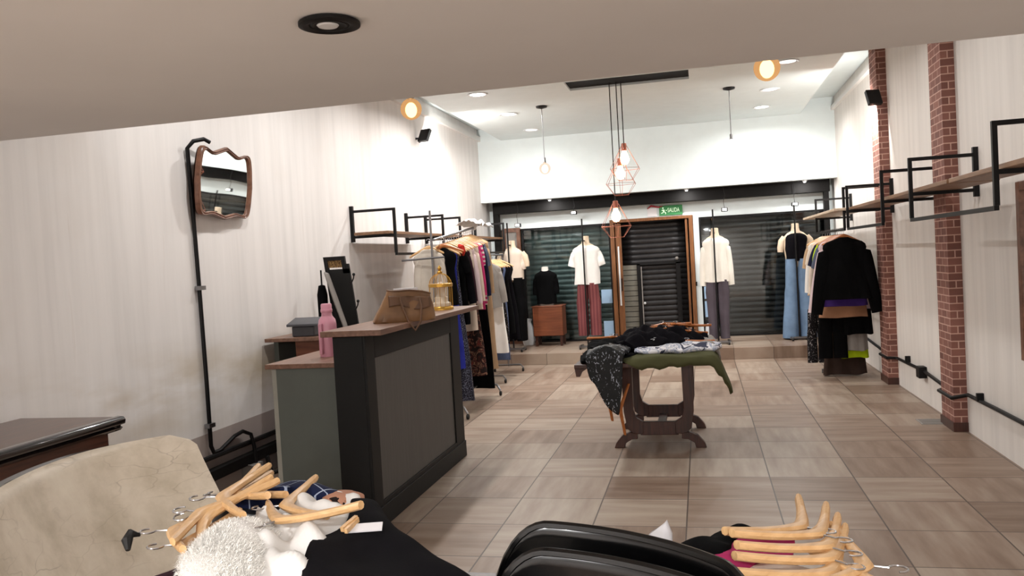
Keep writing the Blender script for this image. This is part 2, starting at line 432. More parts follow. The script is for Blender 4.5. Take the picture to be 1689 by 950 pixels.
# dropped ceiling panel with the slot
cp = MB()
x0, x1 = -3.12, 1.57
sx0, sx1, sy0, sy1 = -1.43, -.04, 9.45, 9.95
for lo, hi in (((x0, 3.2, 3.59), (sx0, 13.44, 3.72)), ((sx1, 3.2, 3.59), (x1, 13.44, 3.72)), ((sx0, 3.2, 3.59), (sx1, sy0, 3.72)), ((sx0, sy1, 3.59), (sx1, 13.44, 3.72))):
    cp.box(lo, hi)
struct(cp, 'ceiling_dropped_panel', M['white'], label='dropped white ceiling panel with a long slot', smooth=False)
struct(MB().box((XL, -3.2, 2.283), (XR, 3.2, 3.8)), 'ceiling_soffit', M['soffit'], label='low grey underside of the mezzanine', smooth=False)
struct(MB().box((XL, 13.44, 2.585), (XR, 13.62, 3.8)), 'wall_back_upper', M['white'], label='white header wall over the shop window', smooth=False)
struct(MB().box((XL, 13.62, 2.62), (XR, 14.3, 2.72)), 'ceiling_window', M['white'], smooth=False)
ZT = 2.14
wb = MB()
wb.box((XL, 14.0, ZT), (-1.47, 14.16, 2.62)); wb.box((-1.47, 14.0, 2.185), (-.105, 14.16, 2.62)); wb.box((-.105, 14.0, ZT), (XR, 14.16, 2.62))
wb.box((XL, 14.0, .172), (-3.36, 14.16, ZT)); wb.box((-.105, 14.0, .172), (-.015, 14.16, ZT)); wb.box((1.98, 14.0, .172), (XR, 14.16, ZT))
struct(wb, 'wall_back', M['white'], smooth=False)
struct(MB().box((XL, 14.34, 0), (XR, 14.4, 4)), 'wall_street', M['black_beam'], smooth=False)
# black steel beam and posts of the window bay
struct(MB().box((-3.40, 13.72, 2.40), (1.99, 13.95, 2.615)), 'trim_1', M['black_beam'], label='black steel beam across the top of the window bay', bevel=.005)
struct(MB().box((-3.40, 13.72, .172), (-3.31, 13.86, 2.40)), 'trim_2', M['black_beam'], label='black steel post at the left end of the window bay')
struct(MB().box((1.90, 13.72, .172), (1.97, 13.86, 2.40)), 'trim_3', M['black_beam'], label='black steel post at the right end of the window bay')
# left wall moulding under the ceiling gap
struct(MB().box((XL, 9.0, 3.60), (-3.47, 13.44, 3.68)), 'trim_4', M['soffit'], label='thin moulding at the top of the left wall')
struct(MB().box((2.01, 10.25, 3.60), (XR, 13.44, 3.66)), 'trim_5', M['soffit'], label='thin moulding at the top of the right wall')

# windows with frames
def window(n, x0, x1, label):
    fr = MB()
    for lo, hi in (((x0, 14.02, .175), (x0 + .03, 14.07, ZT)), ((x1 - .03, 14.02, .175), (x1, 14.07, ZT)), ((x0 + .03, 14.02, ZT - .03), (x1 - .03, 14.07, ZT)), ((x0 + .03, 14.02, .175), (x1 - .03, 14.07, .20))):
        fr.box(lo, hi)
    w = struct(fr, 'window_%d' % n, M['black_metal'], label=label)
    MB().box((x0 + .03, 14.04, .20), (x1 - .03, 14.046, ZT - .03)).build('pane', M['glass'], w, smooth=False)
window(1, -2.99, -1.47, 'left display window in front of the greenish shutter')
window(2, -.015, 1.98, 'right display window in front of the dark shutter')

# shutters
def shutter(name, x0, x1, z0, z1, y, mat, label, pitch=.088):
    mb = MB(); n = int((z1 - z0) / pitch); prof = []
    for i in range(n):
        for k in range(6):
            t = k / 6; prof.append((y - .016 * math.sin(PI * t) ** .7 if t > 0 else y + .004, z0 + (i + t) * pitch))
    prof.append((y, z0 + n * pitch))
    mb.grid(lambda u, v: (x0 + (x1 - x0) * u, prof[round(v * (len(prof) - 1))][0], prof[round(v * (len(prof) - 1))][1]), 4, len(prof) - 1)
    o = mb.build(name, mat, ang=50, solid=.004)
    return tag(o, label, 'shutter')
s1 = shutter('roller_shutter', -3.05, -1.46, .18, 2.19, 14.24, M['shut_teal'], 'greenish grey roller shutter behind the left display window')
s2 = shutter('roller_shutter', -1.33, -.20, .18, 2.23, 14.26, M['shut_dark'], 'black roller shutter inside the wooden doorway')
s3 = shutter('roller_shutter', -.015, 2.0, .18, 2.19, 14.24, M['shut_grey'], 'dark grey roller shutter behind the right display window')
# wicket door of the middle shutter: framed in black, paler slats at its left
wk = MB()
wk.bar((-1.04, 14.2, .18), (-1.04, 14.2, 1.43), .05, .05); wk.bar((-.385, 14.2, .18), (-.385, 14.2, 1.43), .07, .05)
wk.bar((-1.065, 14.2, 1.43), (-.35, 14.2, 1.43), .05, .05)
wd = wk.build('wicket_frame', M['black_metal'], s2)
MB().bar((-.995, 14.17, .2), (-.995, 14.17, 1.38), .016, .016).build('edge_strip', M['box_grey'], s2, label='pale edge strip of the small door')
MB().sphere((-.965, 14.19, .76), .022).build('door_knob', M['white_pl'], s2, label='white round knob')
MB().sphere((-.40, 14.17, 1.49), .03).build('latch', M['box_grey'], s2)
pp = MB(); 
for i in range(14): pp.box((-1.315, 14.225, .19 + i * .088), (-1.075, 14.24, .19 + i * .088 + .078))
pp.build('side_slats', M['shut_pale'], s2, label='paler slats beside the small door')

# door_1: wooden frame and the wooden leaf stile folded at its left
d = MB()
d.box((-1.465, 13.96, .172), (-1.40, 14.10, 2.185)); d.box((-.175, 13.96, .172), (-.11, 14.10, 2.185)); d.box((-1.40, 13.96, 2.135), (-.175, 14.10, 2.185))
dr = struct(d, 'door_1', M['door_wood'], label='wooden door frame round the black shutter', bevel=.004)
lf = MB(); lf.box((-1.385, 14.0, .18), (-1.29, 14.05, 2.12)); lf.box((-1.335, 13.985, .78), (-1.315, 14.0, 1.72))
lf.build('door_leaf', M['door_wood'], dr, bevel=.003)
MB().box((-1.355, 13.975, .75), (-1.330, 13.998, 1.74)).build('push_bar', M['white_pl'], dr, label='pale vertical push bar')
MB().tube([(-1.31, 13.99, 1.0), (-1.31, 13.94, 1.0), (-1.31, 13.94, 1.2), (-1.31, 13.99, 1.2)], .009).build('handle', M['black_metal'], dr)
MB().box((-.235, 13.99, .18), (-.20, 14.06, 2.13)).build('door_stop', M['door_wood'], dr)
hb = MB().box((-.105, 13.94, 1.02), (-.085, 13.97, 1.09)); hb.build('hinge', M['black_metal'], dr)

# left framed panel beside the window
fp = thing('framed_panel', (-3.16, 13.97, .172), 'tall grey panel in a reddish wooden frame at the far left of the window', 'panel')
q = MB()
for lo, hi in (((-3.31, 13.93, .172), (-3.25, 13.99, 2.16)), ((-3.06, 13.93, .172), (-3.0, 13.99, 2.16)), ((-3.25, 13.93, 2.09), (-3.06, 13.99, 2.16)), ((-3.25, 13.93, .172), (-3.06, 13.99, .26))): q.box(lo, hi)
q.build('frame', M['frame_wood'], fp); MB().box((-3.25, 13.955, .26), (-3.06, 13.965, 2.09)).build('panel_face', M['box_grey'], fp)

# exit sign
es = MB().box((-.64, 13.972, 2.205), (-.265, 13.998, 2.365)).build('exit_sign', M['green']); tag(es, 'green SALIDA exit sign above the wooden door', 'sign')
fc = bpy.data.curves.new('t', 'FONT'); fc.body = 'SALIDA'; fc.size = .098; fc.extrude = .002; fc.align_x = 'LEFT'
to = bpy.data.objects.new('t', fc); COL.objects.link(to)
dg = bpy.context.evaluated_depsgraph_get(); me = bpy.data.meshes.new_from_object(to.evaluated_get(dg)); bpy.data.objects.remove(to)
tm = MB(); tm.v = [Vector((-.505 + v.co.x * .60, 13.971 - v.co.z, 2.255 + v.co.y * 1.0)) for v in me.vertices]; tm.f = [tuple(p.vertices) for p in me.polygons]
tm.build('lettering', M['sign_white'], es, smooth=False, label='pale letters reading SALIDA')
rm = MB(); Y = 13.968
for a, c_, w in (((-.575, 2.30), (-.565, 2.265), .022), ((-.565, 2.268), (-.535, 2.25), .012), ((-.535, 2.25), (-.54, 2.225), .010), ((-.565, 2.268), (-.59, 2.245), .012), ((-.59, 2.245), (-.61, 2.245), .010), ((-.575, 2.298), (-.60, 2.285), .009), ((-.572, 2.296), (-.545, 2.287), .009)):
    rm.bar((a[0], Y, a[1]), (c_[0], Y, c_[1]), w, .004, up=(0, 1, 0))
rm.lathe([(.001, -.003), (.012, -.003), (.012, .003), (.001, .003)], (0, 0, 0), 12)
for p in rm.v[-48:]: p.xyz = (-.578 + p.x, Y + p.z, 2.325 + p.y)
rm.bar((-.530, Y, 2.285), (-.512, Y, 2.285), .012, .004, up=(0, 1, 0))
rm.build('running_figure', M['sign_white'], es, smooth=False)
pn = MB().box((-.835, 13.985, 2.20), (-.68, 13.998, 2.34)).build('paper_notice', M['paper']); tag(pn, 'small white paper notice left of the green exit sign', 'notice')
rb = MB().tube([(-.83, 13.98, 2.33), (-.77, 13.975, 2.375), (-.70, 13.975, 2.36), (-.64, 13.962, 2.345), (-.58, 13.960, 2.36)], [.008, .016, .012, .011, .006], 8)
tag(rb.build('ribbon', M['red']), 'red ribbon draped over the paper notice and exit sign', 'ribbon')
for i, (lo, hi, l) in enumerate((((-1.67, 14.02, .80), (-1.49, 14.03, 1.03), 'upper light blue sheet stuck on the left window beside the door'), ((-1.655, 14.02, .24), (-1.49, 14.03, .50), 'lower light blue sheet stuck on the left window beside the door'),
                              ((.02, 14.02, .80), (.10, 14.03, 1.0), 'upper pale sheet stuck at the left edge of the right window'), ((.02, 14.02, .5), (.12, 14.03, .76), 'lower pale sheet stuck at the left edge of the right window'))):
    o = MB().box((lo[0], 14.005, lo[2]), (hi[0], 14.018, hi[2])).build('window_sheet', M['bluepaper']); tag(o, l, 'paper sheet')

# brick pillars
for (y0, y1, l) in ((9.86, 10.22, 'brick pillar on the right wall carrying the black floodlight'), (7.41, 7.77, 'nearer brick pillar on the right wall behind the hanging shelf')):
    p = MB().box((1.957, y0, .06), (XR, y1, 3.79)).build('brick_pillar', M['brick'], smooth=False); tag(p, l, 'pillar')
    MB().box((1.945, y0 - .012, 0), (XR, y1 + .012, .075)).build('pillar_base', M['dark_wood'], p)
# floor drain
g = MB().box((1.775, 7.70, 0.0), (2.0, 7.93, .004))
for i in range(6): g.box((1.79, 7.72 + i * .035, .004), (1.985, 7.735 + i * .035, .007))
tag(g.build('floor_drain', M['greyd'] if 'greyd' in M else M['box_grey']), 'flat square drain cover in the floor by the nearer brick pillar', 'drain')

# ------------------------------------------------------------------ wall pipes
pr_ = MB(); pr_.tube([(2.035, 11.6, .345), (2.035, 10.35, .29), (2.035, 10.25, .30), (1.94, 10.2, .30), (1.94, 9.84, .30), (2.035, 9.80, .30), (2.035, 8.7, .32), (2.035, 7.9, .28), (1.94, 7.78, .28), (1.94, 7.40, .28), (2.035, 7.3, .32), (2.035, 6.7, .33), (2.035, 6.0, .335), (2.035, 3.0, .34)], .016, 8)
rp = pr_.build('wall_conduit', M['black_metal']); tag(rp, 'black electrical conduit running low along the right wall', 'conduit')
MB().box((1.985, 8.64, .25), (XR, 8.76, .36)).build('socket_box', M['black_metal'], rp, bevel=.006)
for yy in (9.3, 7.0, 6.0): MB().box((2.01, yy - .015, .32), (XR, yy + .015, .385)).build('clip', M['black_metal'], rp)
lp = MB(); lp.tube([(-3.40, 5.40, 2.58), (-3.42, 5.36, 2.60), (-3.46, 5.29, 2.58), (-3.495, 5.265, 2.53), (-3.50, 5.285, 2.2), (-3.50, 5.30, 1.54), (-3.50, 5.31, .9), (-3.50, 5.31, .40), (-3.50, 5.34, .345), (-3.50, 5.42, .345), (-3.50, 5.62, .405), (-3.49, 5.72, .42), (-3.47, 5.80, .38), (-3.46, 5.82, .28), (-3.46, 5.83, .12)], .015, 8)
lo_ = lp.build('wall_conduit', M['black_metal']); tag(lo_, 'black conduit rising up the left wall to the framed mirror', 'conduit')
for z in (1.54, .55): MB().box((-3.515, 5.27, z - .015), (-3.475, 5.345, z + .015)).build('clip', M['dull_chrome'], lo_)
l2 = MB(); l2.tube([(-3.495, 4.0, .335), (-3.495, 6.7, .305)], .02, 8)
tag(l2.build('wall_conduit', M['black_metal']), 'upper black pipe running level along the foot of the left wall', 'conduit')
l3 = MB(); l3.box((-3.522, 4.0, .155), (-3.46, 6.9, .235)); tag(l3.build('cable_duct', M['black_beam'], bevel=.004), 'dark dusty cable duct below the pipes on the left wall', 'duct')
jb = thing('junction_box', (-3.45, 5.80, .0), 'small grey open junction box hanging low on the left wall', 'box')
q = MB().box((-3.522, 5.72, .02), (-3.43, 5.88, .15)); q.build('box_body', M['box_grey'], jb)
q = MB().bar((-3.44, 5.70, .16), (-3.36, 5.82, .12), .09, .006); q.build('lid', M['box_grey'], jb)
cb = MB().tube([(-3.46, 6.0, .16), (-3.45, 6.02, .05), (-3.44, 6.05, .012), (-3.40, 6.2, .012), (-3.36, 6.35, .03), (-3.40, 6.45, .06), (-3.46, 6.3, .05), (-3.42, 6.15, .03)], .018, 7)
tag(cb.build('cable', M['rubber']), 'tangled black cable on the floor below the left wall duct', 'cable')

# ------------------------------------------------------------------ wavy mirror
mr = thing('wall_mirror', (-3.47, 5.63, 2.04), 'wavy wooden framed mirror hung on the left wall', 'mirror')
out = []
def outline(s=1.0, n=96):
    pts = []
    W, H = .39 * s, .250 * s
    for i in range(n):
        t = 2 * PI * i / n
        c, sn = math.cos(t), math.sin(t); e = .30
        u = W * math.copysign(abs(c) ** e, c); v = H * math.copysign(abs(sn) ** e, sn)
        a = u / W
        v += (.026 * math.cos(a * PI * 2.0) * (1 if sn > 0 else -.6) * abs(sn) ** .3) * s
        u += .012 * math.cos(v / H * PI) * (1 if c > 0 else -1) * abs(c) ** .5
        pts.append((u, v))
    return pts
TILT = math.radians(6.1)
mm = Matrix.Translation((-3.44, 5.63, 2.30)) @ Matrix.Rotation(math.radians(3.0), 4, 'Z') @ Matrix.Rotation(TILT, 4, 'Y')
o1, o2 = outline(1.0), outline(.89)
fr = MB(); secs = []
for (a, b_) in zip(o1, o2):
    n_ = Vector((0, a[0] - b_[0], a[1] - b_[1])); P0 = Vector((0, b_[0], b_[1])); 
    secs.append([P0 + n_ * t + Vector((h, 0, 0)) for t, h in ((0, -.008), (0, .008), (.25, .016), (.5, .011), (.75, .017), (1, .006), (1, -.014))])
fr.loft(secs, closed=True); fr.move(mm); fr.build('frame', M['frame_wood'], mr, ang=60)
gl = MB(); gl.add([(0.0, a, c_) for a, c_ in outline(.90)], [tuple(range(96))]); gl.move(mm); gl.build('mirror_glass', M['mirror'], mr, smooth=False)
bk = MB(); bk.add([(-.022, a, c_) for a, c_ in outline(.97)], [tuple(reversed(range(96)))]); bk.add([(-.03, a, c_) for a, c_ in outline(.97)], [tuple(range(96))]); bk.move(mm); bk.build('backing', M['dark_wood'], mr, smooth=False)
# right wall mirror whose frame edge enters the photo
m2 = thing('wall_mirror', (2.04, 5.6, .77), 'tall brown framed mirror at the right edge of the photo', 'mirror')
q = MB()
for lo, hi in (((2.0, 5.95, .77), (XR, 6.01, 1.93)), ((2.0, 5.15, .77), (XR, 5.21, 1.93)), ((2.0, 5.21, 1.87), (XR, 5.95, 1.93)), ((2.0, 5.21, .77), (XR, 5.95, .83))): q.box(lo, hi)
q.build('frame', M['frame_wood'], m2, bevel=.004); MB().box((2.03, 5.21, .83), (2.04, 5.95, 1.87)).build('mirror_glass', M['mirror'], m2, smooth=False)

# ------------------------------------------------------------------ wall brackets and shelves
def bracket(side, Y, label, xo):
    s = 1 if side == 'R' else -1; X = XR if s > 0 else XL
    t = thing('shelf_bracket', (X - s * .02, Y, 1.77), label, 'bracket', 'black steel wall brackets on the %s wall' % ('right' if s > 0 else 'left'))
    a = X - s * .018
    MB().bar((a, Y, 1.89), (a, Y, 2.262), .036, .036).build('wall_post', M['black_metal'], t)
    MB().bar((a, Y, 2.205), (xo, Y, 2.205), .026).build('upper_arm', M['black_metal'], t)
    MB().bar((a, Y, 1.94), (xo, Y, 1.94), .026).build('lower_arm', M['black_metal'], t)
    MB().bar((xo, Y, 2.218), (xo, Y, 1.757), .027).build('drop_post', M['black_metal'], t)
    return t
RY = (5.04, 6.92, 7.95, 9.75, 9.98, 12.28); LY = (8.07, 9.71, 10.45, 12.9)
RLab = ('nearest black steel bracket on the right wall cut by the photo edge', 'black steel bracket on the right wall just before the nearer brick pillar', 'black steel bracket on the right wall just past the nearer brick pillar',
        'black steel bracket on the right wall just before the farther brick pillar', 'black steel bracket on the right wall above the hung black jacket', 'farthest black steel bracket on the right wall next to the window')
LLab = ('nearest black steel bracket on the left wall above the coat hook panel', 'black steel bracket on the left wall behind the near end of the clothes rack', 'third black steel bracket on the left wall over the clothes rack', 'farthest black steel bracket on the left wall next to the window')
for y, l in zip(RY, RLab): bracket('R', y, l, 1.585)
for y, l in zip(LY, LLab): bracket('L', y, l, -3.04)
def rail(x, y0, y1, z, label, r=.013, mat='black_metal'):
    o = MB().bar((x, y0, z), (x, y1, z), r * 2).build('hanging_rail', M[mat]); tag(o, label, 'rail'); return o
rail(1.585, 5.04, 6.92, 1.744, 'black rail joining the two nearest right wall brackets')
rail(1.585, 7.95, 9.75, 1.744, 'black rail under the middle right wall shelf')
rail(1.585, 9.98, 12.28, 1.744, 'black rail above the clothes hung at the right wall')
rail(-3.04, 8.07, 9.71, 1.744, 'black rail joining the two nearest left wall brackets')
rail(-3.04, 10.45, 12.9, 1.744, 'black rail joining the two farthest left wall brackets')
def board(x0, x1, y0, y1, mat, label, z=1.955, th=.03):
    o = MB().box((x0, y0, z), (x1, y1, z + th)).build('shelf_board', M[mat], bevel=.003); tag(o, label, 'shelf', 'wooden wall shelf boards')
board(1.66, 2.03, 6.6, 9.85, 'shelf', 'brown wooden shelf board on the right wall brackets by the brick pillars') if False else None
board(1.62, 1.945, 6.1, 9.9, 'shelf', 'long brown wooden shelf board passing the two brick pillars')
board(1.62, 1.90, 4.6, 6.05, 'shelf', 'near brown wooden shelf board running out of the photo at right')
board(1.48, 1.90, 9.95, 12.9, 'pale_shelf', 'pale wooden shelf board above the hung black jacket')
board(-3.46, -3.08, 8.0, 9.85, 'shelf', 'wooden shelf board on the left wall above the coat hook panel')
board(-3.46, -3.08, 10.35, 13.0, 'shelf', 'wooden shelf board on the left wall behind the clothes rack')

# ------------------------------------------------------------------ lights
def area(loc, size, power, color=(1, .98, .955), rot=(0, 0, 0), spread=PI, shape='DISK', name='lamp'):
    l = bpy.data.lights.new(name, 'AREA'); l.energy = power; l.size = size; l.color = color; l.shape = shape; l.spread = spread
    o = bpy.data.objects.new(name, l); COL.objects.link(o); o.location = loc; o.rotation_euler = rot; return o
def downlight(x, y, z, label, on, group='recessed ceiling spotlights', R=.10, tilt=0):
    t = thing('recessed_spotlight', (x, y, z), label, 'spotlight', group)
    MB().lathe([(R, 0), (R + .022, -.002), (R + .02, -.012), (R, -.010), (R - .012, -.004), (R - .014, 0)], (x, y, z), 28).build('trim_ring', M['white_pl'], t)
    MB().lathe([(.001, -.006), (R - .013, -.006), (R - .013, -.001), (.001, -.001)], (x, y, z), 28).build('lens', M['lamp_on'] if on else M['lamp_dim'], t)
    return t
DL = [(-2.48, 9.6, 1, 'nearest recessed spotlight of the left row, lit and glaring'), (-2.45, 11.08, 1, 'middle recessed spotlight of the left row, lit and glaring'), (-2.44, 12.6, 0, 'farthest recessed spotlight of the left row by the header wall'),
      (1.01, 9.55, 0, 'nearest recessed spotlight of the right row beside the orange globe'), (.95, 11.13, 0, 'middle recessed spotlight of the right row, unlit ring'), (.94, 12.46, 1, 'farthest recessed spotlight of the right row, lit')]
for x, y, on, l in DL:
    downlight(x, y, 3.59, l, on)
    area((x, y, 3.575), .13, 43 if on else 10, spread=math.radians(165))
for x in (-2.46, .98):
    for y, w_ in ((8.05, 'fourth'), (6.5, 'fifth'), (4.95, 'sixth')):
        downlight(x, y, 3.59, '%s recessed spotlight of the %s row, hidden above the soffit edge' % (w_, 'left' if x < 0 else 'right'), True, 'hidden recessed spotlights')
        area((x, y, 3.575), .13, 23 if x < 0 else 11, spread=math.radians(165))
# black gimbal spotlight in the soffit
t = thing('recessed_spotlight', (-.95, 2.12, 2.283), 'large black gimbal spotlight in the low grey soffit', 'spotlight')
MB().lathe([(.075, 0), (.083, -.004), (.083, -.012), (.068, -.016), (.055, -.012), (.05, .0)], (-.95, 2.12, 2.283), 36).build('outer_ring', M['black_metal'], t)
MB().lathe([(.001, -.002), (.056, -.002), (.056, -.006), (.046, -.012), (.038, -.008), (.001, -.006)], (-.95, 2.12, 2.283), 32).build('gimbal', M['black_metal'], t)
MB().lathe([(.001, -.012), (.026, -.012), (.030, -.008), (.001, -.006)], (-.957, 2.125, 2.283), 24).build('lamp_face', M['white_pl'], t)
# slot lining
sl = MB(); sl.box((sx0 - .01, sy0 - .01, 3.616), (sx1 + .01, sy1 + .0, 3.72))
tag(sl.build('ceiling_slot_plate', M['black_beam']), 'long black mounting plate in the ceiling slot over the cage lamps', 'plate')
# pendants
AMBER, _nt, _b = new_mat('amber_glass'); _nt.nodes.remove(_b)
_t = N(_nt, 'ShaderNodeBsdfTransparent'); _t.inputs[0].default_value = (1, .72, .42, 1)
_e = N(_nt, 'ShaderNodeEmission'); _e.inputs[0].default_value = (1, .56, .24, 1); _e.inputs[1].default_value = .75
_m = N(_nt, 'ShaderNodeMixShader'); _m.inputs[0].default_value = .62
_nt.links.new(_t.outputs[0], _m.inputs[1]); _nt.links.new(_e.outputs[0], _m.inputs[2]); _nt.links.new(_m.outputs[0], _nt.nodes['Material Output'].inputs[0])
PALE = AMBER.copy(); PALE.name = 'pale_amber_glass'
for _n in PALE.node_tree.nodes:
    if _n.type == 'EMISSION': _n.inputs[0].default_value = (1, .80, .66, 1); _n.inputs[1].default_value = .95
    if _n.type == 'BSDF_TRANSPARENT': _n.inputs[0].default_value = (1, .92, .84, 1)
def pendant(x, y, zc, R, label, mat, ceil=3.59):
    t = thing('pendant_bulb', (x, y, zc), label, 'pendant lamp', 'bare globe pendants')
    MB().lathe([(.001, 0), (.012, -.035), (.07, -.02), (.075, 0)], (x, y, ceil), 24).build('ceiling_rose', M['black_metal'], t)
    MB().tube([(x, y, ceil - .02), (x, y, zc + R + .06)], .005, 6).build('cord', M['dull_chrome'] if R < .1 else M['black_metal'], t)
    MB().lathe([(.012, .075), (.018, .07), (.018, .02), (.022, .012), (.012, .0)], (x, y, zc + R - .006), 16).build('lamp_holder', M['dull_chrome'], t)
    if mat is M['bulb_o'] or mat is M['bulb']:
        MB().sphere((x, y, zc), R, 24, 14).build('globe', AMBER if mat is M['bulb_o'] else PALE, t)
        MB().sphere((x, y, zc - .005), R * .55, 16, 10, 1.3).build('filament', mat, t)
    else:
        MB().sphere((x, y, zc), R, 24, 14).build('globe', mat, t)
pendant(-1.93, 10.75, 2.78, .075, 'globe pendant on a thin cord at the left of the cage lamps', M['bulb'])
pendant(.432, 10.75, 2.88, .07, 'globe pendant on a thin cord at the right of the cage lamps', emit('bulb_white', (1, .95, .88), 5.0))
pendant(-1.451, 4.2, 2.435, .056, 'orange glowing globe near the left end of the soffit edge', M['bulb_o'])
pendant(.349, 4.2, 2.459, .062, 'orange glowing globe near the right end of the soffit edge', M['bulb_o'])
# cage lamps
def cage(x, y, zt, label):
    t = thing('cage_pendant', (x, y, zt - .4), label, 'pendant lamp', 'wire cage pendants')
    MB().tube([(x, y, 3.66), (x, y, zt)], .006, 6).build('cord', M['black_metal'], t)
    MB().lathe([(.02, .0), (.03, -.005), (.03, -.085), (.024, -.09), (.001, -.09)], (x, y, zt), 16).build('lamp_holder', M['copper'], t)
    MB().lathe([(.001, -.25), (.03, -.243), (.050, -.215), (.055, -.185), (.046, -.15), (.03, -.115), (.022, -.085)], (x, y, zt), 20).build('bulb', M['bulb'], t)
    w = MB(); n = 6; top, mid, bot = [], [], []
    for k in range(n):
        a = 2 * PI * (k + .5) / n; ca, sa = math.cos(a), math.sin(a)
        top.append((x + .028 * ca, y + .028 * sa, zt - .02)); mid.append((x + .19 * ca, y + .19 * sa, zt - .30)); bot.append((x + .09 * ca, y + .09 * sa, zt - .43))
    for k in range(n):
        w.tube([top[k], mid[k]], .0024, 5); w.tube([mid[k], bot[k]], .0024, 5)
        w.tube([mid[k], mid[(k + 1) % n]], .0024, 5); w.tube([bot[k], bot[(k + 1) % n]], .0024, 5)
    w.build('wire_cage', M['copper'], t)
cage(-.952, 9.84, 2.24, 'lowest copper wire cage pendant with a lit filament bulb')
cage(-.874, 9.84, 2.73, 'middle copper wire cage pendant with a lit filament bulb')
cage(-.818, 9.84, 2.90, 'highest copper wire cage pendant with a lit filament bulb')
# floodlights
def flood(p, mat_face, aim, label, wall):
    t = thing('floodlight', p, label, 'floodlight')
    rot = Vector(aim).to_track_quat('-Z', 'Y').to_matrix().to_4x4(); mt = Matrix.Translation(p) @ rot
    MB().box((-.075, -.09, 0), (.075, .09, .05)).move(mt).build('housing', M['black_metal'], t, bevel=.006)
    MB().box((-.062, -.075, -.004), (.062, .075, 0.002)).move(mt).build('lens', mat_face, t)
    MB().bar(wall, Vector(p) + Vector((0, 0, -.02)), .022, .022).build('arm', M['black_metal'], t)
    return t
flood((-3.40, 10.35, 3.27), M['lamp_dim'], (.35, 1, -.6), 'small floodlight high on the left wall near the ceiling', (XL, 10.3, 3.25))
flood((1.90, 9.80, 3.14), M['lamp_dim'], (-.25, 1, -.5), 'small black floodlight high on the farther brick pillar', (1.96, 9.90, 3.10))
area((-3.37, 10.43, 3.22), .1, 45, rot=Vector((.25, 1, -.6)).to_track_quat('-Z', 'Y').to_euler(), color=(1, .97, .93))
area((1.86, 9.90, 3.07), .1, 45, rot=Vector((-.12, 1, -.55)).to_track_quat('-Z', 'Y').to_euler(), color=(1, .97, .93))
# small window spotlights on cords and header spots
for (x, z, l) in ((-2.965, 2.19, 'small black spotlight on a cord above the cream mannequin at far left'), (-2.012, 2.335, 'small black spotlight on a cord above the white tee mannequin'), (.392, 2.22, 'small black spotlight on a cord above the white sweater mannequin'), (1.455, 2.23, 'small black spotlight on a cord above the black tank top mannequin')):
    t = thing('window_spotlight', (x, 13.66, z), l, 'spotlight', 'small spotlights hung in the window bay')
    MB().tube([(x - .01, 13.68, 2.60), (x + .015, 13.67, 2.45), (x - .01, 13.66, 2.35) if z < 2.3 else (x, 13.66, 2.40), (x, 13.66, z + .03)], .004, 5).build('cord', M['rubber'], t)
    MB().box((x - .05, 13.62, z - .03), (x + .05, 13.70, z + .03)).build('housing', M['black_metal'], t, bevel=.008)
    MB().box((x - .035, 13.612, z - .02), (x + .035, 13.62, z + .02)).build('lens', M['lamp_dim'], t)
for x, l in ((-2.38, 'tiny white ceiling spot under the header at left'), (-.18, 'tiny white ceiling spot under the header at the middle'), (1.60, 'tiny white ceiling spot under the header at right')):
    t = thing('header_spotlight', (x, 13.53, 2.585), l, 'spotlight', 'tiny spots under the header')
    MB().lathe([(.001, 0), (.035, 0), (.035, -.02), (.02, -.03), (.001, -.03)], (x, 13.53, 2.585), 16).build('body', M['white_pl'], t)
    MB().lathe([(.001, -.031), (.018, -.031), (.018, -.036), (.001, -.036)], (x, 13.53, 2.585), 16).build('lens', M['lamp_on'], t)
    area((x, 13.50, 2.54), .04, 7, rot=(math.radians(15), 0, 0))
# unseen fill lamps added behind the viewer to brighten foreground and soffit
for x, y in ((-2.2, -.3), (.2, -.3), (-2.2, -1.5), (.4, -1.5), (-2.2, -2.6), (.4, -2.6)):
    downlight(x, y, 2.283, 'added unseen fill spotlight in the low soffit behind the viewer', True, 'added fill spotlights behind the viewer')
    area((x, y, 2.265), .12, 50, color=(1, 1, 1))

# ------------------------------------------------------------------ reception counter
ct = thing('reception_counter', (-2.3, 5.6, 0), 'dark reception counter with grey front panel and wooden top', 'counter')
q = MB(); q.box((-2.215, 4.69, .10), (-2.02, 6.66, 1.205)); q.build('bar_body', M['counter_black'], ct, bevel=.004)
f_ = MB(); x = -2.02
for lo, hi in (((x, 4.69, .13), (x + .018, 4.83, 1.205)), ((x, 6.43, .13), (x + .018, 6.66, 1.205)), ((x, 4.83, 1.055), (x + .018, 6.43, 1.205)), ((x, 4.83, .10), (x + .018, 6.43, .16))): f_.box(lo, hi)
f_.build('panel_frame', M['counter_black'], ct, bevel=.003)
MB().box((x, 4.83, .16), (x + .006, 6.43, 1.055)).build('front_panel', M['counter_grey'], ct, label='grey inset front panel')
MB().box((-2.20, 4.70, 0), (-1.995, 6.67, .13)).build('plinth', M['counter_black'], ct, bevel=.004)
MB().box((-2.26, 4.62, 1.21), (-1.87, 6.86, 1.245)).build('bar_top', M['top_wood'], ct, bevel=.003)
MB().box((-2.66, 4.79, 0), (-2.22, 4.83, 1.01)).build('side_panel', M['counter_side'], ct, label='grey side panel of the low part')
MB().box((-2.69, 4.79, 0), (-2.66, 4.86, 1.01)).build('edge_strip', M['counter_edge'], ct, label='pale edge strip')
MB().box((-2.72, 4.76, 1.01), (-2.22, 6.6, 1.04)).build('work_top', M['top_wood'], ct, bevel=.003)
MB().box((-2.66, 6.5, 0), (-2.22, 6.54, 1.01)).build('side_panel', M['counter_side'], ct)
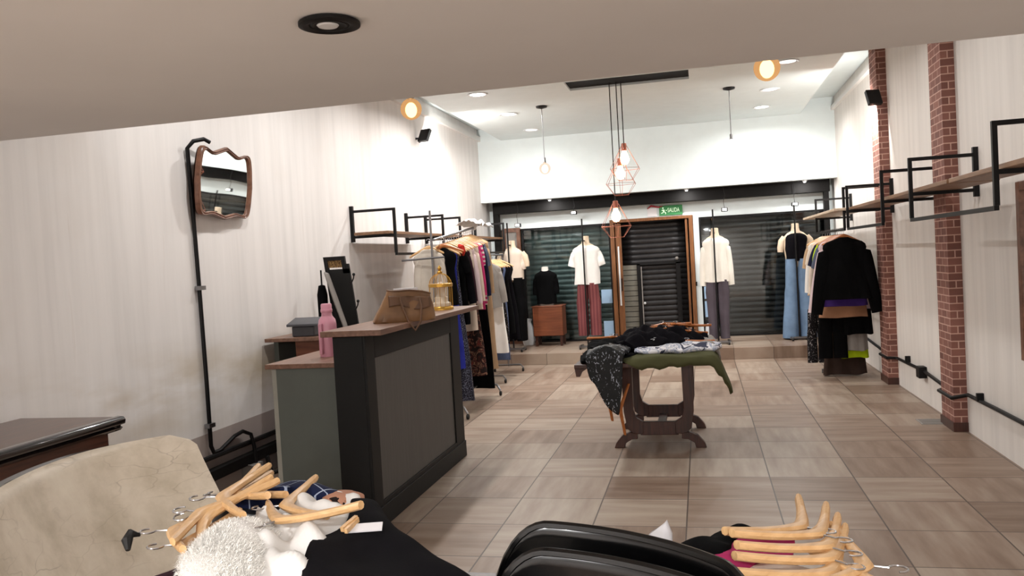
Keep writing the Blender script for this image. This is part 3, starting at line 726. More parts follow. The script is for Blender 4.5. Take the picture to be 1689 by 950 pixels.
# desk behind
dk = thing('back_desk', (-3.1, 6.4, 0), 'low wooden desk with brown cabinet against the left wall behind the counter', 'desk')
MB().box((-3.5, 6.15, 1.055), (-2.75, 6.75, 1.085)).build('desk_top', M['top_wood'], dk, bevel=.003)
MB().box((-3.28, 6.25, 0), (-3.02, 6.7, 1.055)).build('cabinet', M['stool_wood'], dk, bevel=.003)
MB().box((-3.0, 6.35, 0), (-2.78, 6.7, 1.055)).build('drawer_block', M['dark_wood'], dk, bevel=.003)
MB().box((-3.5, 6.3, .0), (-3.46, 6.7, 1.055)).build('leg_panel', M['counter_side'], dk)
# receipt printer
rp = thing('receipt_printer', (-3.2, 6.3, 1.085), 'small dark grey receipt printer with raised lid on the back desk', 'printer', rz=.1)
MB().box((-3.30, 6.24, 1.085), (-3.10, 6.44, 1.17)).build('body', M['printer'], rp, bevel=.01)
q = MB().prism([(6.20, 1.17), (6.20, 1.19), (6.36, 1.235), (6.46, 1.21), (6.46, 1.19), (6.36, 1.21)], -3.325, -3.03, 'YZ'); q.build('lid', M['printer'], rp, bevel=.004)
tag(MB().box((-3.02, 6.25, 1.086), (-2.85, 6.45, 1.09)).build('paper_sheet', M['paper']), 'white paper sheet lying beside the receipt printer', 'paper')
# thermos
th = thing('thermos_jug', (-2.46, 5.15, 1.04), 'pink thermos jug with long handle standing behind the counter', 'thermos')
MB().lathe([(.001, 0), (.058, 0), (.060, .01), (.060, .215), (.055, .245), (.035, .272), (.034, .29), (.036, .292), (.036, .345), (.032, .352), (.001, .352)], (-2.46, 5.15, 1.04), 32).build('flask', M['pink'], th)
MB().lathe([(.037, .294), (.039, .298), (.039, .312), (.037, .316)], (-2.46, 5.15, 1.04), 28).build('cap_ring', M['pink'], th)
MB().bar((-2.475, 5.075, 1.06), (-2.475, 5.075, 1.265), .033, .022, up=(1, 0, 0)).build('handle', M['pink'], th, bevel=.006)
# handbag
hb = thing('handbag', (-1.945, 5.235, 1.245), 'tan brown leather handbag slumped open on the counter top', 'handbag', rz=.5)
mt = Matrix.Translation((-1.945, 5.235, 1.245)) @ Matrix.Rotation(.5, 4, 'Z')
rings = []
for z, w, dd, sh in ((0, .20, .065, 0), (.01, .208, .072, 0), (.06, .195, .068, .01), (.12, .172, .052, .022), (.17, .150, .040, .035), (.20, .143, .036, .04)):
    r = []
    for k in range(40):
        a = 2 * PI * k / 40; c, s_ = math.cos(a), math.sin(a); e = .45
        u = w * math.copysign(abs(c) ** e, c) + sh; v = dd * math.copysign(abs(s_) ** e, s_)
        v += .006 * math.sin(u * 60 + z * 40) * (z > .005); zz = z + .010 * math.sin(u * 18) * (z > .1) + (.022 * (-u + sh) / w if z > .15 else 0)
        r.append((u, v, zz))
    rings.append(r)
bd = MB(); bd.loft(rings, cap=False); n = 40
bd.f.append(tuple(range(n)))
inner = [[(p[0] * .9 + .004, p[1] * .8, p[2] - dz) for p in rings[-1]] for dz in (0, .07)]
bd.loft([rings[-1]] + inner, cap=False); bd.move(mt); bd.build('bag_body', M['bag'], hb)
for dz, yy in ((.0, -.055), (.0, .04)):
    pts = [(-.03, yy, .165), (-.02, yy - .03, .10), (.01, yy - .065, .0 if yy < 0 else .10), (.05, yy - .07, -.055 if yy < 0 else .06), (.09, yy - .065, .0 if yy < 0 else .10), (.105, yy - .03, .10), (.10, yy, .155)]
    if yy > 0: pts = [(a, yy + .02, .165 - abs(a - .035) * .1 + .0) for a, _, _ in pts]
    MB().tube([mt @ Vector(p) for p in pts], .008, 8).build('handle', M['bag_d'], hb, label='rolled brown leather handle')
q = MB(); q.grid(lambda u, v: mt @ Vector((-.105 + .275 * u, -.046 - .020 * v - .006 * math.sin(u * 9), .178 - .020 * u - .075 * v + .014 * math.sin(u * 7) * v)), 16, 8); q.build('flap', M['bag_d'], hb, solid=.004, label='darker slumped flap')
q = MB(); q.tube([mt @ Vector(p) for p in [(rings[-1][k][0], rings[-1][k][1], rings[-1][k][2]) for k in range(0, 40, 2)]], .006, 6, closed=True); q.build('rim', M['bag_d'], hb, label='dark top rim')
q = MB(); q.box((-.06, -.018, .10), (.10, .012, .222)); q.move(mt); tag(q.build('papers', M['paper']), 'white papers sticking out of the tan handbag', 'papers')
# birdcages
def birdcage(c, R, H, label, ornament):
    t = thing('birdcage', c, label, 'birdcage', 'gold wire birdcages'); X, Y, Z = c
    MB().lathe([(.001, 0), (R * 1.05, 0), (R * 1.05, .02), (R * .98, .028), (.001, .028)], c, 28).build('base', M['gold'], t)
    w = MB(); zc = H * .55
    for k in range(14):
        a = 2 * PI * k / 14; ca, sa = math.cos(a), math.sin(a); pts = []
        for i in range(11):
            s_ = i / 10
            if s_ < .5: r, z = R, .028 + (zc - .028) * s_ * 2
            else:
                b_ = (s_ - .5) * PI; r, z = R * math.cos(b_), zc + (H * .82 - zc) * math.sin(b_)
            pts.append((X + max(r, .004) * ca, Y + max(r, .004) * sa, Z + z))
        w.tube(pts, .0022, 4)
    w.build('wires', M['gold'], t)
    MB().lathe([(R + .001, zc - .014), (R + .006, zc - .012), (R + .006, zc + .012), (R + .001, zc + .014)], c, 28).build('band', M['gold'], t)
    MB().lathe([(.001, H * .80), (.02, H * .81), (.022, H * .85), (.01, H * .88), (.018, H * .93), (.008, H * .97), (.001, H)], c, 14).build('finial', M['gold'], t)
    if ornament:
        p = (X, Y, Z + .028)
        o = MB().lathe([(.001, 0), (.075, 0), (.078, .01), (.075, .028), (.055, .034), (.052, .045), (.054, .072), (.040, .08), (.03, .10), (.028, .13), (.045, .155), (.03, .175), (.02, .19), (.001, .2)], p, 24).build('ornament', M['cream'])
        tag(o, 'cream stepped ornament inside the gold birdcage on the counter', 'ornament')
birdcage((-2.06, 6.42, 1.245), .092, .36, 'gold wire birdcage standing at the far end of the counter', True)
birdcage((-3.16, 3.03, .932), .085, .24, 'gold wire birdcage on the dark cabinet at the left photo edge', False)

# coat hook panel, umbrella and grey board behind the counter
cpn = thing('coat_hook_panel', (-3.1, 7.0, 0), 'black panel with coat hooks and patterned top leaning behind the counter', 'panel')
sh = Matrix.Shear('XZ', 4, (0, 0)); 
def lean(mb): 
    for p in mb.v: p.x += (1.73 - p.z) * .105
    return mb
q = MB(); q.box((-3.335, 6.98, 0), (-3.30, 7.01, 1.735)); q.box((-3.165, 6.98, 1.62), (-3.13, 7.01, 1.735)); q.box((-3.30, 6.98, 1.70), (-3.165, 7.01, 1.735)); lean(q).build('frame', M['black_metal'], cpn)
q = MB(); q.box((-3.30, 6.985, 0), (-3.10, 7.005, 1.62)); q.box((-3.165, 6.985, 1.58), (-3.10, 7.005, 1.665)); lean(q).build('board', M['counter_black'], cpn)
q = MB(); q.box((-3.30, 6.99, 1.635), (-3.165, 7.0, 1.70)); lean(q).build('inset', patterned('cane_inset', [(0, (.55, .44, .28)), (.5, (.34, .25, .16))], s=90), cpn, label='gold and brown patterned inset')
for z in (1.53, 1.29, 1.05):
    xx = -3.10 + (1.73 - z) * .105
    h_ = MB(); h_.tube([(xx - .01, 6.98, z - .03), (xx + .02, 6.96, z - .03), (xx + .04, 6.95, z), (xx + .045, 6.95, z + .025)], .006, 6); h_.sphere((xx + .045, 6.95, z + .035), .014, 10, 8); h_.build('coat_hook', M['black_metal'], cpn)
um = thing('umbrella', (-3.36, 6.93, 0), 'closed black umbrella standing against the left wall behind the counter', 'umbrella')
MB().lathe([(.001, .40), (.01, .40), (.04, .5), (.046, 1.40), (.030, 1.48), (.001, 1.49)], (-3.34, 6.93, 0), 12).build('canopy', CL['black'], um)
MB().tube([(-3.34, 6.93, 0), (-3.34, 6.93, 1.62)], .008, 6).build('shaft', M['black_metal'], um)
gb = MB().tube([(-3.29, 6.9, 1.60), (-3.27, 6.9, 1.58), (-3.20, 6.9, 1.35), (-3.13, 6.9, 1.13), (-3.03, 6.9, .7), (-2.95, 6.9, .02)], [.01, .035, .04, .036, .04, .03], 10, flat=.5)
tag(gb.build('garment_sleeve_board', CL['grey']), 'long grey padded board leaning across the black coat hook panel', 'board')

# ------------------------------------------------------------------ dark cabinet at the left
cbn = thing('wood_cabinet', (-3.2, 2.7, 0), 'dark carved wooden cabinet with black moulded edge at the left wall', 'cabinet')
MB().box((-3.50, 1.6, 0), (-2.955, 3.61, .87)).build('body', M['mahog'], cbn, bevel=.004)
MB().box((-3.51, 1.55, .915), (-2.935, 3.65, .932)).build('top', M['mahog'], cbn, bevel=.003)
q = MB(); prof = [(-2.97, .85), (-2.93, .86), (-2.915, .875), (-2.93, .885), (-2.90, .895), (-2.895, .915), (-2.905, .93), (-2.94, .934), (-2.97, .92)]
q.prism([(a, z) for a, z in prof], 1.5, 3.67, 'XZ'); q.build('moulding', M['mahog_trim'], cbn, ang=60)
q = MB(); q.box((-3.51, 3.62, .86), (-2.92, 3.67, .925)); q.build('end_moulding', M['mahog_trim'], cbn, bevel=.01)
cv = MB()
for y0 in (1.9, 2.65, 3.3):
    for k in range(7):
        y = y0 + k * .06; cv.tube([(-2.955, y, .70), (-2.945, y + .02, .73 + .02 * math.sin(k * 2)), (-2.955, y + .05, .70), (-2.945, y + .03, .66)], .011, 6)
cv.build('carving', M['mahog_trim'], cbn)
for y0 in (1.65, 2.7): 
    dd = MB().box((-2.958, y0, .12), (-2.945, y0 + .9, .60)).build('door', M['mahog'], cbn, bevel=.005); MB().sphere((-2.93, y0 + .8, .4), .018, 12, 8).build('knob', M['gold'], dd)

# ------------------------------------------------------------------ beige sofa
sf = thing('sofa', (-1.9, 2.3, 0), 'worn beige leatherette sofa with curved back and black rim at the left', 'sofa')
def back_pt(s, h):     # s along back (far end 0 -> out of frame 1), h height 0..1
    y = 3.15 - s * 1.85
    x = -2.38 + min(.40, (1.4 if y > 2.75 else .5) * (y - 2.75) ** 2)
    top = .93
    z = .40 + (top - .40) * h
    x += .30 * (1 - h) ** 1.1
    return Vector((x, y, z))
def back_face(off):
    pts = []
    NS, NH = 40, 20
    for i in range(NS + 1):
        row = []
        for j in range(NH + 1):
            s = i / NS; h = j / NH
            # round the far upper corner
            hm = 1 - max(0, (.025 - s) / .025) ** 2.2 * .055 - max(0, (s - .95) / .05) ** 2 * .09
            p = back_pt(s, h * hm); p.x += off; p.y += .05 * (1 - h) * (1 - s) * -1
            row.append(p)
        pts.append(row)
    return pts
A, B = back_face(0), back_face(-.07)
bk = MB(); NS, NH = 40, 20; loops = []
for i in range(NS + 1): loops.append(A[i] + [(a * .5 + b_ * .5) + Vector((0, 0, .022)) for a, b_ in ((A[i][-1], B[i][-1]),)] + list(reversed(B[i])))
bk.loft(loops); bk.build('back', M['beige'], sf, ang=70)
rim = MB(); rim.tube([B[i][-1] + Vector((-.03, .0 if i else .02, -.012)) for i in range(0, NS + 1)], .024, 8); rim.build('back_rim', M['mahog_trim'], sf, label='glossy black rim behind the back')
q = MB(); q.box((-1.95, 1.35, .12), (-1.40, 2.95, .30)); q.build('seat_base', M['dark_wood'], sf, bevel=.02)
q = MB(); q.box((-1.93, 1.33, .30), (-1.38, 2.97, .43)); q.build('seat_cushion', M['beige'], sf, bevel=.05)
for p in ((-1.9, 1.42), (-1.45, 1.42), (-1.9, 2.88), (-1.45, 2.88)): MB().lathe([(.02, 0), (.03, .12)], (p[0], p[1], 0), 12).build('leg', M['dark_wood'], sf)

# ------------------------------------------------------------------ hangers
def make_hanger(name, mat, hookmat, label, cat='hanger', W=.205, th=.022, hh=.040):
    mb = MB(); rings = []
    for i in range(25):
        t = -1 + 2 * i / 24; x = W * t; a = abs(t)
        z = -.085 - .085 * a ** 1.25 + .004 * math.cos(a * PI); hgt = hh * (.62 + .45 * (1 - a) ** 2) * (1 if a < .93 else .75); y = .018 * a ** 2
        r = []
        for k in range(8):
            g_ = 2 * PI * k / 8; r.append((x, y + th * .5 * math.cos(g_) , z + hgt * .5 * math.sin(g_)))
        rings.append(r)
    mb.loft(rings)
    o = mb.build(name, mat, local=True); tag(o, label, cat)
    hk = MB(); pts = [(0, 0, -.075), (0, 0, -.035)]
    for i in range(10):
        a = -PI / 2 + PI * 1.45 * i / 9; pts.append((.020 * math.cos(a) , 0, -.012 + .020 * math.sin(a)))
    hk.tube(pts, .0024, 6); hk.build('hook', hookmat, o, local=True)
    bd = MB(); bd.tube([(-W * .8, .008, -.128), (W * .8, .008, -.128)], .005, 6) if cat == 'barhanger' else None
    return o
HG = make_hanger('wooden_hanger', M['hanger'], M['chrome'], 'light wooden hanger', 'hanger')
HG2 = make_hanger('wooden_hanger', M['hanger_d'], M['chrome'], 'orange brown wooden hanger', 'hanger')
used = {}
def hanger(src, loc, rot, label, group):
    if src.name not in used:
        used[src.name] = 1; src.location = loc; src.rotation_euler = rot; src['label'] = label; src['group'] = group; return src
    return dup(src, loc, rot, label, group)

# ------------------------------------------------------------------ garments
def sq(c, e): return math.copysign(abs(c) ** e, c)
def torso(mb, W, L, hem, d, seed=0, fold=.012, top=-.10, n=36, body=.88, hd=None):
    rnd = random.Random(seed); ph = [rnd.uniform(0, 6.28) for _ in range(4)]; hd = hd or d
    prof = [(top, .05, .03), (top - .012, .078, .035), (top - .032, W * .58, d * .75), (top - .052, W * .82, d * .9), (top - .082, W * .965, d), (top - .12, W, d), (top - .22, W * body, d)]
    m = 12
    for i in range(1, m + 1):
        t = i / m; prof.append((top - .22 - (L - .22) * t, W * body + (hem - W * body) * t, d + (hd - d) * t))
    rings = []
    for z, w, dd in prof:
        t = max(0, (top - z) / L); r = []
        for k in range(n):
            a = 2 * PI * k / n; x = w * sq(math.cos(a), .75); y = dd * sq(math.sin(a), .8); u = x / max(w, .01)
            f = fold * t * (math.sin(5.5 * u + ph[0]) + .6 * math.sin(10 * u + ph[1] + 3 * t)) * (1 if y > 0 else -1) * .9
            f += fold * .4 * math.sin(3 * u + 7 * t + ph[2])
            r.append((x + .006 * math.sin(9 * t + ph[3]), y + f, z + .006 * math.sin(4 * u + ph[0]) * t))
        rings.append(r)
    mb.loft(rings)
def sleeve(mb, side, W, length, r0=.062, r1=.042, out=.07, top=-.10, d=.035, seed=0, fwd=0.0):
    x0 = side * (W - .062); z0 = top - .10; rings = []; n = 14; m = 10
    dx, dz = side * out, -1.0; l = math.hypot(dx, dz); dx, dz = dx / l, dz / l
    for i in range(m + 1):
        t = i / m; r = (r0 + (r1 - r0) * t) * (.72 if i == 0 else .95 if i == 1 else 1); dd = min(r, d) * (1 + .15 * math.sin(seed + 9 * t))
        bend = .010 * math.sin(PI * t)
        cx = x0 + dx * length * t + side * bend; cz = z0 + dz * length * t
        px, pz = -dz, dx
        if i == 0: px, pz = .75, .65 * side * -1; 
        rings.append([(cx + px * r * math.cos(2 * PI * k / n), fwd * t + dd * math.sin(2 * PI * k / n), cz + pz * r * math.cos(2 * PI * k / n)) for k in range(n)])
    mb.loft(rings)
def legs(mb, W, L, leg_w, d, top=-.12, seed=0, gap=.004, flare=1.0, crotch=.27):
    rnd = random.Random(seed); n = 20
    for s in (-1, 1):
        rings = []
        for i in range(15):
            t = i / 14; z = top - L * t
            w0 = W / 2 * (1.0 + .12 * min(1, t * L / crotch)); w = w0 if t * L < crotch else w0 + (leg_w * (1 + (flare - 1) * ((t * L - crotch) / (L - crotch))) - w0) * min(1, (t * L - crotch) / (L - crotch) * 1.6)
            cx = s * (w + gap * (1 if t * L > crotch else 0)) if t * L > crotch * .8 else s * w
            cx = s * (W / 2 * 1.05) if t * L > crotch and leg_w < W / 2 else cx
            r = []
            for k in range(n):
                a = 2 * PI * k / n
                r.append((cx + w * sq(math.cos(a), .8), d * sq(math.sin(a), .8) * (1 + .1 * math.sin(5 * t + seed)) + .006 * math.sin(12 * t + s + seed), z))
            rings.append(r)
        mb.loft(rings)
def garment(name, kind, loc, rz, mat, label, cat, group, seed=1, **k):
    mb = MB()
    if kind == 'top':
        torso(mb, k.get('W', .20), k.get('L', .62), k.get('hem', .21), k.get('d', .035), seed, k.get('fold', .015))
        if k.get('sl', 0) > 0:
            for s in (-1, 1): sleeve(mb, s, k.get('W', .20), k['sl'], k.get('r0', .062), k.get('r1', .042), k.get('out', .12), seed=seed)
    elif kind == 'skirt':
        W = k.get('W', .16); rings = []; rnd = random.Random(seed); ph = rnd.uniform(0, 6); n = 48; L = k['L']; hem = k.get('hem', .24); d = k.get('d', .03)
        for i in range(14):
            t = i / 13; w = W + (hem - W) * t ** .8; r = []
            for q_ in range(n):
                a = 2 * PI * q_ / n; u = math.cos(a)
                f = k.get('fold', .014) * t * math.sin(9 * u + ph) * (1 if math.sin(a) > 0 else -1)
                r.append((w * sq(u, .8), d * (1 + .5 * t) * sq(math.sin(a), .8) + f, -.12 - L * t + .008 * math.sin(5 * u + ph) * t))
            rings.append(r)
        mb.loft(rings)
    elif kind == 'pants':
        legs(mb, k.get('W', .17), k['L'], k.get('leg', .10), k.get('d', .03), seed=seed, flare=k.get('flare', 1.0))
    o = mb.build(name, mat, local=True, ang=70); o.location = loc; o.rotation_euler = (0, 0, rz)
    tag(o, label, cat, group); return o

# left clothes rack: posts at Y 8.2 and 9.62
RX = -2.66
rk = thing('clothes_rack', (RX, 8.9, 0), 'chrome clothes rack packed with garments behind the counter', 'clothes rack')
def zr(y): return 1.87 + (y - 8.2) * .105
MB().tube([(RX, 8.15, zr(8.15)), (RX, 9.70, zr(9.70))], .014, 10).build('top_rail', M['dull_chrome'], rk)
MB().tube([(RX - .04, 8.2, .10), (RX - .04, 8.2, 2.17)], .013, 8).build('post', M['dull_chrome'], rk)
MB().tube([(RX, 9.66, .10), (RX, 9.66, zr(9.66))], .013, 8).build('post', M['dull_chrome'], rk)
MB().tube([(RX - .36, 8.16, 1.67), (RX + .10, 8.16, 1.685)], .010, 8).build('side_arm', M['dull_chrome'], rk)
for y in (8.2, 9.64):
    MB().tube([(RX - .24, y, .06), (RX - .22, y, .13), (RX - .1, y, .16), (RX + .1, y, .16), (RX + .20, y, .13), (RX + .24, y, .06)], .013, 8).build('foot', M['dull_chrome'], rk)
    for s in (-1, 1): 
        w_ = MB().lathe([(.001, -.012), (.026, -.012), (.028, 0), (.026, .012), (.001, .012)], (0, 0, 0), 14); w_.move(Matrix.Translation((RX + s * .24, y, .028)) @ Matrix.Rotation(PI / 2, 4, 'Y')); w_.build('caster', M['rubber'], rk)
MB().tube([(RX, 8.2, .15), (RX, 9.64, .15)], .011, 8).build('base_rail', M['dull_chrome'], rk)
G1 = 'garments on the chrome rack behind the counter'
def hung(y, kind, mat, label, cat, name, hanger_label=None, x=RX, zf=zr, rz=0.0, hg=None, drop=0.0, **k):
    z = zf(y) - .004 if callable(zf) else zf
    garment(name, kind, (x, y, z - drop), rz, CL[mat], label, cat, k.pop('group', G1), **k)
    hanger(hg or HG, (x, y, z - drop + .0), (0, 0, rz), hanger_label or ('wooden hanger holding the ' + label.split(' on ')[0].split(' hanging ')[0]), 'wooden hangers on the ' + ('right rack' if x > 0 else 'left racks'))
rows = [
 (8.28, 'top', 'offwhite', 'off white jacket at the near end of the chrome rack', 'jacket', 'jacket', dict(W=.165, L=.62, hem=.15, sl=.50, out=.06, r0=.05, x=-2.76)),
 (8.36, 'top', 'black', 'black open shouldered blouse hanging behind the off white jacket', 'blouse', 'blouse', dict(W=.17, L=.60, hem=.17)),
 (8.44, 'top', 'blue', 'royal blue lace dress hanging close behind the birdcage', 'dress', 'dress', dict(W=.15, L=1.30, hem=.17)),
 (8.53, 'top', 'sequin', 'long silver grey sequin gown reaching almost to the floor', 'gown', 'gown', dict(W=.15, L=1.66, hem=.24, body=.95)),
 (8.63, 'top', 'black', 'black tee with a long body hanging next to the sequin gown', 'tee', 'tee_shirt', dict(W=.20, L=.86, hem=.20, sl=.22, out=.35)),
 (8.71, 'top', 'ink', 'black long sleeved knit with white stripe, middle of chrome rack', 'sweater', 'sweater', dict(W=.20, L=.62, hem=.21, sl=.56, out=.16)),
 (8.79, 'top', 'plum', 'dark plum cardigan hanging before the blush sweater', 'cardigan', 'cardigan', dict(W=.205, L=.62, hem=.20, sl=.55, out=.15)),
 (8.88, 'top', 'cream', 'cream tunic whose pale hem hangs below the plum cardigan', 'tunic', 'tunic', dict(W=.19, L=.98, hem=.22, sl=.2, out=.2)),
 (8.97, 'top', 'pinkc', 'pale blush sweater with long sleeves on the chrome rack', 'sweater', 'sweater', dict(W=.215, L=.70, hem=.22, sl=.60, out=.13)),
 (9.05, 'top', 'floral', 'dark floral dress with brown and red flowers on the rack', 'dress', 'dress', dict(W=.16, L=1.52, hem=.25)),
 (9.13, 'top', 'cream', 'cream knit top hanging behind the blush sweater', 'top', 'knit_top', dict(W=.21, L=.78, hem=.22, sl=.60, out=.12)),
 (9.22, 'top', 'magenta', 'magenta blouse hanging next to the striped knit', 'blouse', 'blouse', dict(W=.215, L=.80, hem=.225, sl=.55, out=.12)),
 (9.29, 'top', 'stripes', 'magenta and cream striped knit on the chrome rack', 'knit', 'striped_knit', dict(W=.215, L=.76, hem=.235, sl=.22, out=.2)),
 (9.36, 'top', 'navy', 'navy jacket near the far end of the chrome rack', 'jacket', 'jacket', dict(W=.215, L=.70, hem=.22, sl=.58, out=.12)),
 (9.43, 'top', 'slate', 'slate blue shirt near the far end of the chrome rack', 'shirt', 'shirt', dict(W=.22, L=.74, hem=.225, sl=.25, out=.3)),
 (9.50, 'top', 'black', 'black velvet dress with frayed low hem at the rack end', 'dress', 'dress', dict(W=.17, L=1.78, hem=.22)),
 (9.57, 'top', 'beige', 'long beige coat at the far end of the chrome rack', 'coat', 'coat', dict(W=.215, L=1.58, hem=.25, sl=.58, out=.10)),
]
for i, (y, kind, mat, lab, cat, nm, kw) in enumerate(rows):
    hung(y, kind, mat, lab, cat, nm, rz=random.uniform(-.12, .12) + (.3 if i == 0 else 0), seed=i + 3, **kw)
MB_strip = MB().tube([(RX + .20, 8.69, 1.72), (RX + .235, 8.685, 1.6), (RX + .25, 8.685, 1.5)], [.012, .016, .014], 8, flat=.6)
# extra hangers crowded at the rack's near end
for i, (dy, rz, lab) in enumerate(((8.33, .35, 'empty wooden hanger turned askew at the near end of the chrome rack'), (8.41, -.30, 'empty wooden hanger leaning the other way near the chrome rack end'))):
    hanger(HG2, (RX + .03, dy, zr(dy)), (0, .12 * (1 if i else -1), rz), lab, 'wooden hangers on the left racks')
# red scarf
sc = MB().tube([(-2.50, 8.52, 1.80), (-2.47, 8.50, 1.78), (-2.455, 8.50, 1.73), (-2.46, 8.51, 1.69)], [.02, .034, .03, .012], 10)
tag(sc.build('scarf', CL['red']), 'small red scarf tied on a hanger of the chrome rack', 'scarf')
# white plastic on top of the far end
wp = MB(); 
wp.grid(lambda u, v: (-2.66 + .26 * (u - .5) + .02 * math.sin(9 * v), 9.62 + .75 * (v - .3), 2.06 + .05 * math.sin(PI * u) + .05 * noise.noise(Vector((u * 5, v * 6, 1))) - .10 * max(0, v - .7)), 20, 24)
tag(wp.build('plastic_cover', M['white_pl'], solid=.004), 'crumpled clear white plastic cover lying on top of the hangers', 'plastic cover')

# second left rack, farther
R2X = -2.80
r2 = thing('clothes_rack', (R2X, 11.2, 0), 'farther low clothes rack with black dresses before the display step', 'clothes rack')
zz = 1.70
MB().tube([(R2X, 10.6, zz), (R2X, 11.75, zz)], .013, 8).build('top_rail', M['dull_chrome'], r2)
for y in (10.62, 11.73):
    MB().tube([(R2X, y, .08), (R2X, y, zz)], .012, 8).build('post', M['dull_chrome'], r2)
    MB().tube([(R2X - .2, y, .05), (R2X - .18, y, .1), (R2X + .18, y, .1), (R2X + .22, y, .05)], .012, 8).build('foot', M['dull_chrome'], r2)
    for s in (-1, 1):
        w_ = MB().lathe([(.001, -.012), (.024, -.012), (.026, 0), (.024, .012), (.001, .012)], (0, 0, 0), 14); w_.move(Matrix.Translation((R2X + s * .21, y, .026)) @ Matrix.Rotation(PI / 2, 4, 'Y')); w_.build('caster', M['rubber'], r2)
for i, (y, mat, lab, cat, nm, kw) in enumerate([
 (10.75, 'grey', 'grey sleeved top at the near end of the farther rack', 'top', 'top', dict(W=.20, L=.60, hem=.20, sl=.45, out=.2)),
 (10.85, 'white', 'long white dress on the farther low rack', 'dress', 'dress', dict(W=.18, L=1.22, hem=.22)),
 (10.98, 'dots', 'black speckled sequin dress on the farther low rack', 'dress', 'dress', dict(W=.18, L=1.12, hem=.22)),
 (11.12, 'denim2', 'dark denim dress on the farther low rack', 'dress', 'dress', dict(W=.18, L=1.35, hem=.18)),
 (11.28, 'black', 'plain black dress on the farther low rack', 'dress', 'dress', dict(W=.2, L=1.0, hem=.24)),
 (11.48, 'ink', 'black evening dress at the far end of the farther rack', 'dress', 'dress', dict(W=.2, L=1.1, hem=.26))]):
    hung(y, 'top', mat, lab, cat, nm, x=R2X, zf=zz, rz=random.uniform(-.1, .1), seed=i + 40, group='garments on the farther left rack', **kw)

# right rack garments: top rail on the brackets plus a lower chrome rail
G3 = 'garments hung at the right wall'
HX = 1.585; ZR = 1.757
rr = thing('clothes_rack', (HX, 11.0, 0), 'low chrome rail stand under the black jacket at the right wall', 'clothes rack')
MB().tube([(HX, 10.37, .93), (HX, 12.0, .93)], .013, 8).build('low_rail', M['dull_chrome'], rr)
for y in (10.85, 11.98):
    MB().tube([(HX, y, .05), (HX, y, .93)], .012, 8).build('post', M['dull_chrome'], rr); MB().box((HX - .2, y - .02, 0), (HX + .2, y + .02, .05)).build('foot', M['dull_chrome'], rr)
rt = [
 (10.08, 'black', 'big black jacket with wide sleeves hanging foremost at the right wall', 'jacket', 'jacket', dict(W=.235, L=.70, hem=.275, sl=.78, out=.20, r0=.10, r1=.062, d=.05, body=1.05)),
 (10.20, 'purple', 'purple feather trimmed top under the black jacket', 'top', 'top', dict(W=.2, L=.79, hem=.255, d=.04, fold=.02)),
 (10.32, 'tan', 'tan brown dress below the purple trim at the right wall', 'dress', 'dress', dict(W=.2, L=.93, hem=.27)),
 (10.50, 'pinkc', 'pale lilac shirt with cuffs behind the black jacket', 'shirt', 'shirt', dict(W=.22, L=.80, hem=.23, sl=.80, out=.22)),
 (10.66, 'slate', 'slate grey tee among the garments at the right wall', 'tee', 'tee_shirt', dict(W=.22, L=.66, hem=.23, sl=.28, out=.4)),
 (10.80, 'lime', 'lime yellow top peeking among the right wall garments', 'top', 'top', dict(W=.21, L=.60, hem=.22, sl=.2, out=.4)),
 (10.95, 'navy', 'navy tee among the garments at the right wall', 'tee', 'tee_shirt', dict(W=.22, L=.62, hem=.23, sl=.26, out=.45)),
 (11.12, 'cream', 'cream blouse with long body at the right wall', 'blouse', 'blouse', dict(W=.22, L=.92, hem=.24, sl=.6, out=.15)),
 (11.30, 'offwhite', 'off white shirt hanging before the tank top mannequin', 'shirt', 'shirt', dict(W=.22, L=.90, hem=.24, sl=.25, out=.4)),
 (11.50, 'white', 'white long shirt at the far end of the right wall rail', 'shirt', 'shirt', dict(W=.22, L=.95, hem=.24, sl=.6, out=.15)),
 (11.75, 'beige', 'beige top at the far end of the right wall rail', 'top', 'top', dict(W=.21, L=.75, hem=.22, sl=.3, out=.3)),
]
for i, (y, mat, lab, cat, nm, kw) in enumerate(rt):
    hung(y, 'top', mat, lab, cat, nm, x=HX, zf=ZR, rz=random.uniform(-.1, .1) + .05, seed=i + 60, group=G3, hg=HG2 if i < 6 else HG, **kw)
for i, (y, x, kind, mat, lab, cat, nm, kw) in enumerate([
 (10.40, HX - .12, 'pants', 'black', 'black trousers with lime cuffs hung low under the black jacket', 'trousers', 'trousers', dict(W=.14, L=.57, leg=.08)),
 (10.45, HX + .13, 'skirt', 'grey', 'grey skirt over the lime skirt hung low at right wall', 'skirt', 'skirt', dict(W=.12, L=.49, hem=.15)),
 (10.50, HX + .11, 'skirt', 'lime', 'lime green skirt showing below the grey skirt', 'skirt', 'skirt', dict(W=.14, L=.58, hem=.18)),
 (10.58, HX + .03, 'skirt', 'brown', 'dark brown flared skirt reaching the floor at right wall', 'skirt', 'skirt', dict(W=.16, L=.79, hem=.25)),
 (10.64, HX - .26, 'pants', 'dots', 'black trousers with a white dotted side stripe at right wall', 'trousers', 'trousers', dict(W=.10, L=.65, leg=.06)),
 (10.62, HX + .16, 'skirt', 'black', 'short black skirt above the grey skirt', 'skirt', 'skirt', dict(W=.15, L=.29, hem=.17, fold=.02))]):
    yy = y if i != 5 else 10.385
    garment(nm, kind, (x, yy, .93), 0, CL[mat], lab, cat, G3, seed=80 + i, **kw)

